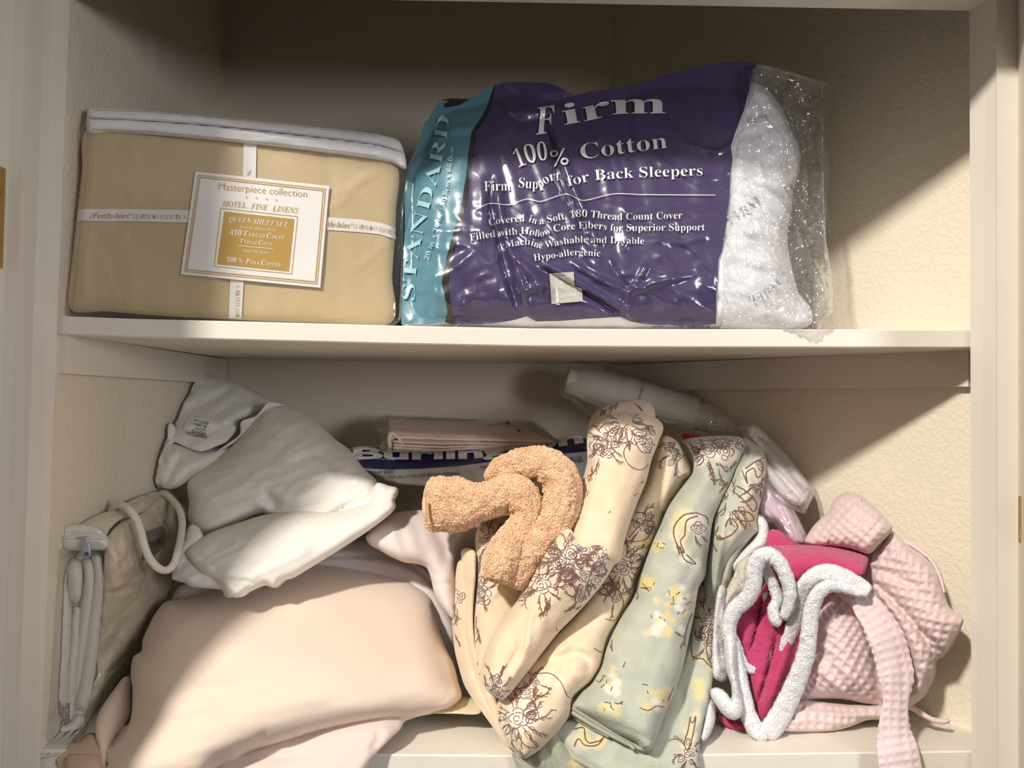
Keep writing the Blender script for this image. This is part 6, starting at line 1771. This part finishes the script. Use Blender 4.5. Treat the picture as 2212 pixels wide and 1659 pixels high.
band('white_edging', [(1010, 652, 16, .01), (940, 640, 26, .012), (860, 612, 30, .012), (780, 605, 34, .012), (715, 650, 38, .014), (680, 740, 40, .018), (665, 860, 42, .022), (650, 980, 46, .026), (610, 1110, 50, .03), (560, 1230, 54, .034), (500, 1350, 58, .036), (440, 1440, 56, .036), (400, 1470, 36, .036)], T=.010)
band('white_edging', [(430, 1478, 30, .034), (370, 1450, 44, .036), (320, 1370, 42, .04), (290, 1260, 40, .045), (265, 1140, 36, .05), (245, 1020, 30, .054), (215, 900, 28, .056)], T=.010)
band('white_edging', [(205, 930, 34, .052), (200, 830, 38, .05), (235, 740, 42, .046), (300, 680, 42, .04), (340, 600, 42, .034), (345, 510, 44, .03), (380, 440, 44, .026), (430, 425, 42, .024), (490, 470, 38, .024), (535, 560, 36, .026), (555, 650, 34, .03), (545, 730, 32, .036), (510, 800, 26, .044)], T=.011)
band('white_edging', [(395, 480, 24, .05), (430, 540, 26, .048), (465, 620, 28, .046), (480, 690, 30, .044), (458, 740, 30, .044), (470, 800, 30, .044), (500, 830, 20, .046)], T=.009)
# white terry towel crumpled between the sage and pink towels
wt = thing('white_towel', 'white terry towel crumpled between the sage towel and the hot pink towel', 'towel', (float(P(1575, 1560, .1)[0]), .1, ZL))
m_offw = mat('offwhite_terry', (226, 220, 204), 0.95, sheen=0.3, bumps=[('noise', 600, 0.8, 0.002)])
H_([(350, 195), (395, 205), (425, 250), (428, 320), (412, 375), (350, 420), (300, 470), (250, 485), (235, 520), (220, 480), (280, 400), (350, 330), (372, 280)], [(1630, 1120, .16), (1650, 1190, .14), (1590, 1230, .13)], 0.02, 8, fn=tw, m=m_wterry, name='towel_fold', par=wt)
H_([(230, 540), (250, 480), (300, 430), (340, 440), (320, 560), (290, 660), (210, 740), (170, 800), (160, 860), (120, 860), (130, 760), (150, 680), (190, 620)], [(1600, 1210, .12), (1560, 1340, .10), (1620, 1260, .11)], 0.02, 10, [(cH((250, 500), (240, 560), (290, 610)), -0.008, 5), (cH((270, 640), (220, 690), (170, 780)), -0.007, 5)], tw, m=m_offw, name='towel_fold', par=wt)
H_([(115, 800), (130, 660), (150, 600), (180, 620), (170, 760), (165, 900), (180, 1000), (200, 1080), (190, 1150), (150, 1160), (110, 1130), (105, 960)], [(1545, 1300, .09), (1560, 1450, .07), (1570, 1350, .09)], 0.02, 9, [(cH((150, 700), (140, 850), (150, 1000), (170, 1100)), -0.006, 5)], tw, m=m_wterry, name='towel_fold', par=wt)
H_([(170, 880), (215, 880), (240, 940), (240, 1080), (262, 1200), (280, 1310), (262, 1365), (225, 1380), (180, 1360), (130, 1300), (95, 1240), (100, 1200), (150, 1200), (190, 1230), (215, 1260), (215, 1180), (185, 1080)], [(1580, 1380, .05), (1590, 1530, .03), (1545, 1500, .04)], 0.018, 9, [(cH((205, 920), (210, 1050), (230, 1180), (235, 1290)), 0.006, 6)], tw, m=m_wterry, name='towel_fold', par=wt, step=5)
H_([(98, 1225), (120, 1290), (118, 1380), (100, 1440), (72, 1490), (45, 1507), (30, 1480), (50, 1400), (65, 1300), (75, 1230)], [(1520, 1500, .05), (1520, 1590, .02), (1540, 1520, .05)], 0.015, 7, fn=tw, m=m_wterry, name='towel_fold', par=wt, step=5)

# ------------------------------------------------------------------ pink waffle robe
m_waffle = mat('pink_waffle_cotton', (231, 207, 204), 0.9, sheen=0.3, bumps=[('noise', 900, 0.3, 0.0006)])
m_sash = mat('pink_waffle_sash', (234, 212, 211), 0.9, sheen=0.3, bumps=[('noise', 900, 0.3, 0.0006)])
rb = thing('waffle_robe', 'pale pink waffle-weave robe bundled against the right wall, its sash trailing over the shelf edge', 'robe', (float(P(1900, 1500, .08)[0]), .08, ZL))
def waffle(ang, cell=18.5, amp=0.0026, wp=0.5, seed=3, sq=1.0):
    c, s_ = math.cos(math.radians(ang)), math.sin(math.radians(ang))
    def f(x, y):
        w1 = wp * noise(x / 90, y / 90, seed); w2 = wp * noise(x / 90, y / 90, seed + 1)
        a = (x * c + y * s_) / cell + w1
        b = (-x * s_ + y * c) / (cell * sq) + w2
        r1 = np.abs(np.cos(PI * a)) ** 3; r2 = np.abs(np.cos(PI * b)) ** 3
        return amp * (np.maximum(r1, r2) - 0.5)
    return f
def rpatch(name, o, ct, T, L, cr, ang, wr=(0.004, 60, 160, 40, 5), step=4.0, cell=18.5, bk=0.02, wp=0.4, sq=1.0, amp=0.0044):
    wf = waffle(ang, cell, wp=wp, sq=sq, amp=amp)
    return H_(o, ct, T, L, cr, lambda x, y: wf(x, y) + wrk(x, y, *wr), name=name, m=m_waffle, step=step, bk=bk, par=rb)
rpatch('robe_body', [(960, 530), (1000, 400), (1060, 370), (1130, 285), (1200, 330), (1270, 395), (1350, 455), (1410, 540), (1448, 650), (1480, 730), (1520, 765), (1555, 795), (1550, 835), (1522, 900), (1480, 970), (1440, 1015), (1405, 1040), (1398, 1110), (1370, 1180), (1330, 1245), (1262, 1300), (1235, 1320), (1150, 1320), (1060, 1250), (1030, 1000), (960, 800), (900, 640)],
       [(1880, 1200, .10), (2000, 1250, .055), (2075, 1340, .02), (2010, 1450, .05), (1900, 1500, .085), (1860, 1300, .12)], 0.065, 34, [
    (cH((1000, 560), (1100, 640), (1200, 740), (1300, 860), (1380, 980), (1400, 1060)), -0.012, 7), (cH((980, 520), (1080, 520), (1180, 560), (1280, 600)), -0.007, 8), (cH((1000, 600), (1100, 740), (1180, 860), (1240, 1000), (1260, 1150), (1240, 1290)), -0.012, 8),
    (cH((1060, 640), (1180, 800), (1290, 960), (1330, 1100), (1300, 1220)), 0.010, 14), (cH((1300, 860), (1400, 940), (1420, 1010)), -0.008, 6), (cH((1100, 560), (1250, 680), (1400, 800), (1500, 820)), 0.007, 18), (cH((1200, 560), (1320, 600), (1420, 700)), 0.004, 14)],
       12, (0.004, 45, 170, 40, 5))
rpatch('robe_front', [(760, 600), (830, 610), (920, 650), (990, 740), (1040, 900), (1080, 1100), (1100, 1300), (1040, 1300), (980, 1288), (850, 1262), (720, 1262), (600, 1270), (570, 1240), (600, 1150), (640, 1000), (670, 850), (690, 700)],
       [(1780, 1280, .10), (1880, 1400, .085), (1740, 1500, .09), (1900, 1510, .08)], 0.065, 34, [(cH((700, 960), (800, 1050), (860, 1180), (980, 1270)), -0.006, 9), (cH((690, 1040), (800, 1150), (900, 1240)), 0.005, 10), (cH((960, 700), (1010, 850), (1050, 1050), (1070, 1250)), -0.010, 8)],
       35, (0.004, 50, 150, 36, 15), wp=0.5, sq=0.85)
rpatch('robe_cuff', [(640, 352), (660, 300), (700, 245), (780, 165), (800, 115), (835, 82), (880, 62), (950, 72), (1000, 105), (1080, 175), (1145, 262), (1125, 310), (1060, 375), (1012, 418), (900, 392), (800, 378), (700, 376)],
       [(1750, 1170, .12), (1830, 1070, .12), (1900, 1130, .07), (1880, 1190, .06)], 0.05, 22, [(cH((960, 95), (890, 190), (820, 270), (760, 340)), 0.002, 4), (cH((690, 330), (760, 240), (850, 150), (880, 90)), -0.004, 12)], 38, (0.003, -50, 110, 30, 25), cell=15.5, amp=0.0034)
M = Mesh()
band('cuff_seam', [(968, 100, 8, .075, .003), (925, 160, 8, .072, .003), (875, 225, 8, .068, .003), (820, 285, 8, .07, .003), (755, 355, 7, .078, .003)], m=mat('pink_satin_seam', (240, 214, 208), 0.6), par=rb, n=10)
rpatch('robe_hem', [(505, 1440), (525, 1380), (560, 1300), (620, 1262), (800, 1280), (1000, 1296), (1110, 1298), (1110, 1372), (1000, 1382), (900, 1422), (800, 1448), (650, 1450)], [(1700, 1550, .06), (1900, 1540, .06), (1800, 1580, .06), (1800, 1520, .08)], 0.03, 14, [(cH((600, 1350), (800, 1350), (1080, 1325)), 0.003, 10)], 2, (0.002, 0, 120, 30, 8))
M = Mesh()
loft(M, [cH((a, b))[0] + (h / 2.68, y, .006) for a, b, h, y in ((1120, 296, 12, .085), (1200, 336, 14, .075), (1290, 388, 14, .062), (1370, 455, 13, .05), (1420, 545, 13, .04), (1448, 650, 12, .03))], 12, 5, 2, 0.4, td)
M.obj('belt_loop', m_sash, rb)
M = Mesh()
loft(M, [cH((a, b))[0] + (h / 2.68, y, .005) for a, b, h, y in ((1230, 1290, 16, .05), (1300, 1335, 16, .045), (1360, 1370, 15, .04), (1430, 1390, 15, .036), (1480, 1385, 16, .03))], 12, 4, 2, 0.5, td)
M.obj('inner_tie', m_sash, rb)
M = Mesh()
rows = [(950, 655, 55, .03), (1010, 740, 78, .02), (1070, 830, 92, .012), (1115, 920, 98, .006), (1145, 1020, 102, .002), (1168, 1120, 100, -.002), (1168, 1210, 84, -.004), (1165, 1280, 72, -.005), (1160, 1350, 76, -.006), (1158, 1430, 88, -.008), (1165, 1500, 105, -.012), (1180, 1580, 112, -.018), (1195, 1680, 118, -.02), (1210, 1800, 118, -.02)]
def sashd(a, A, th):
    u_ = (A + 200) / 17.5; v_ = a / 19.0
    r1 = np.abs(np.cos(PI * u_)) ** 3; r2 = np.abs(np.cos(PI * v_)) ** 3
    return 0.0016 * np.maximum(r1, r2) + 0.002 * noise(a / 70, A / 30, 4)
s_ = [cH((a, b))[0] + (h / 2.68, y, .0035) for a, b, h, y in rows]
loft(M, s_, 120, 3.2, 3.5, 0.1, sashd)
M.obj('sash', m_sash, rb)
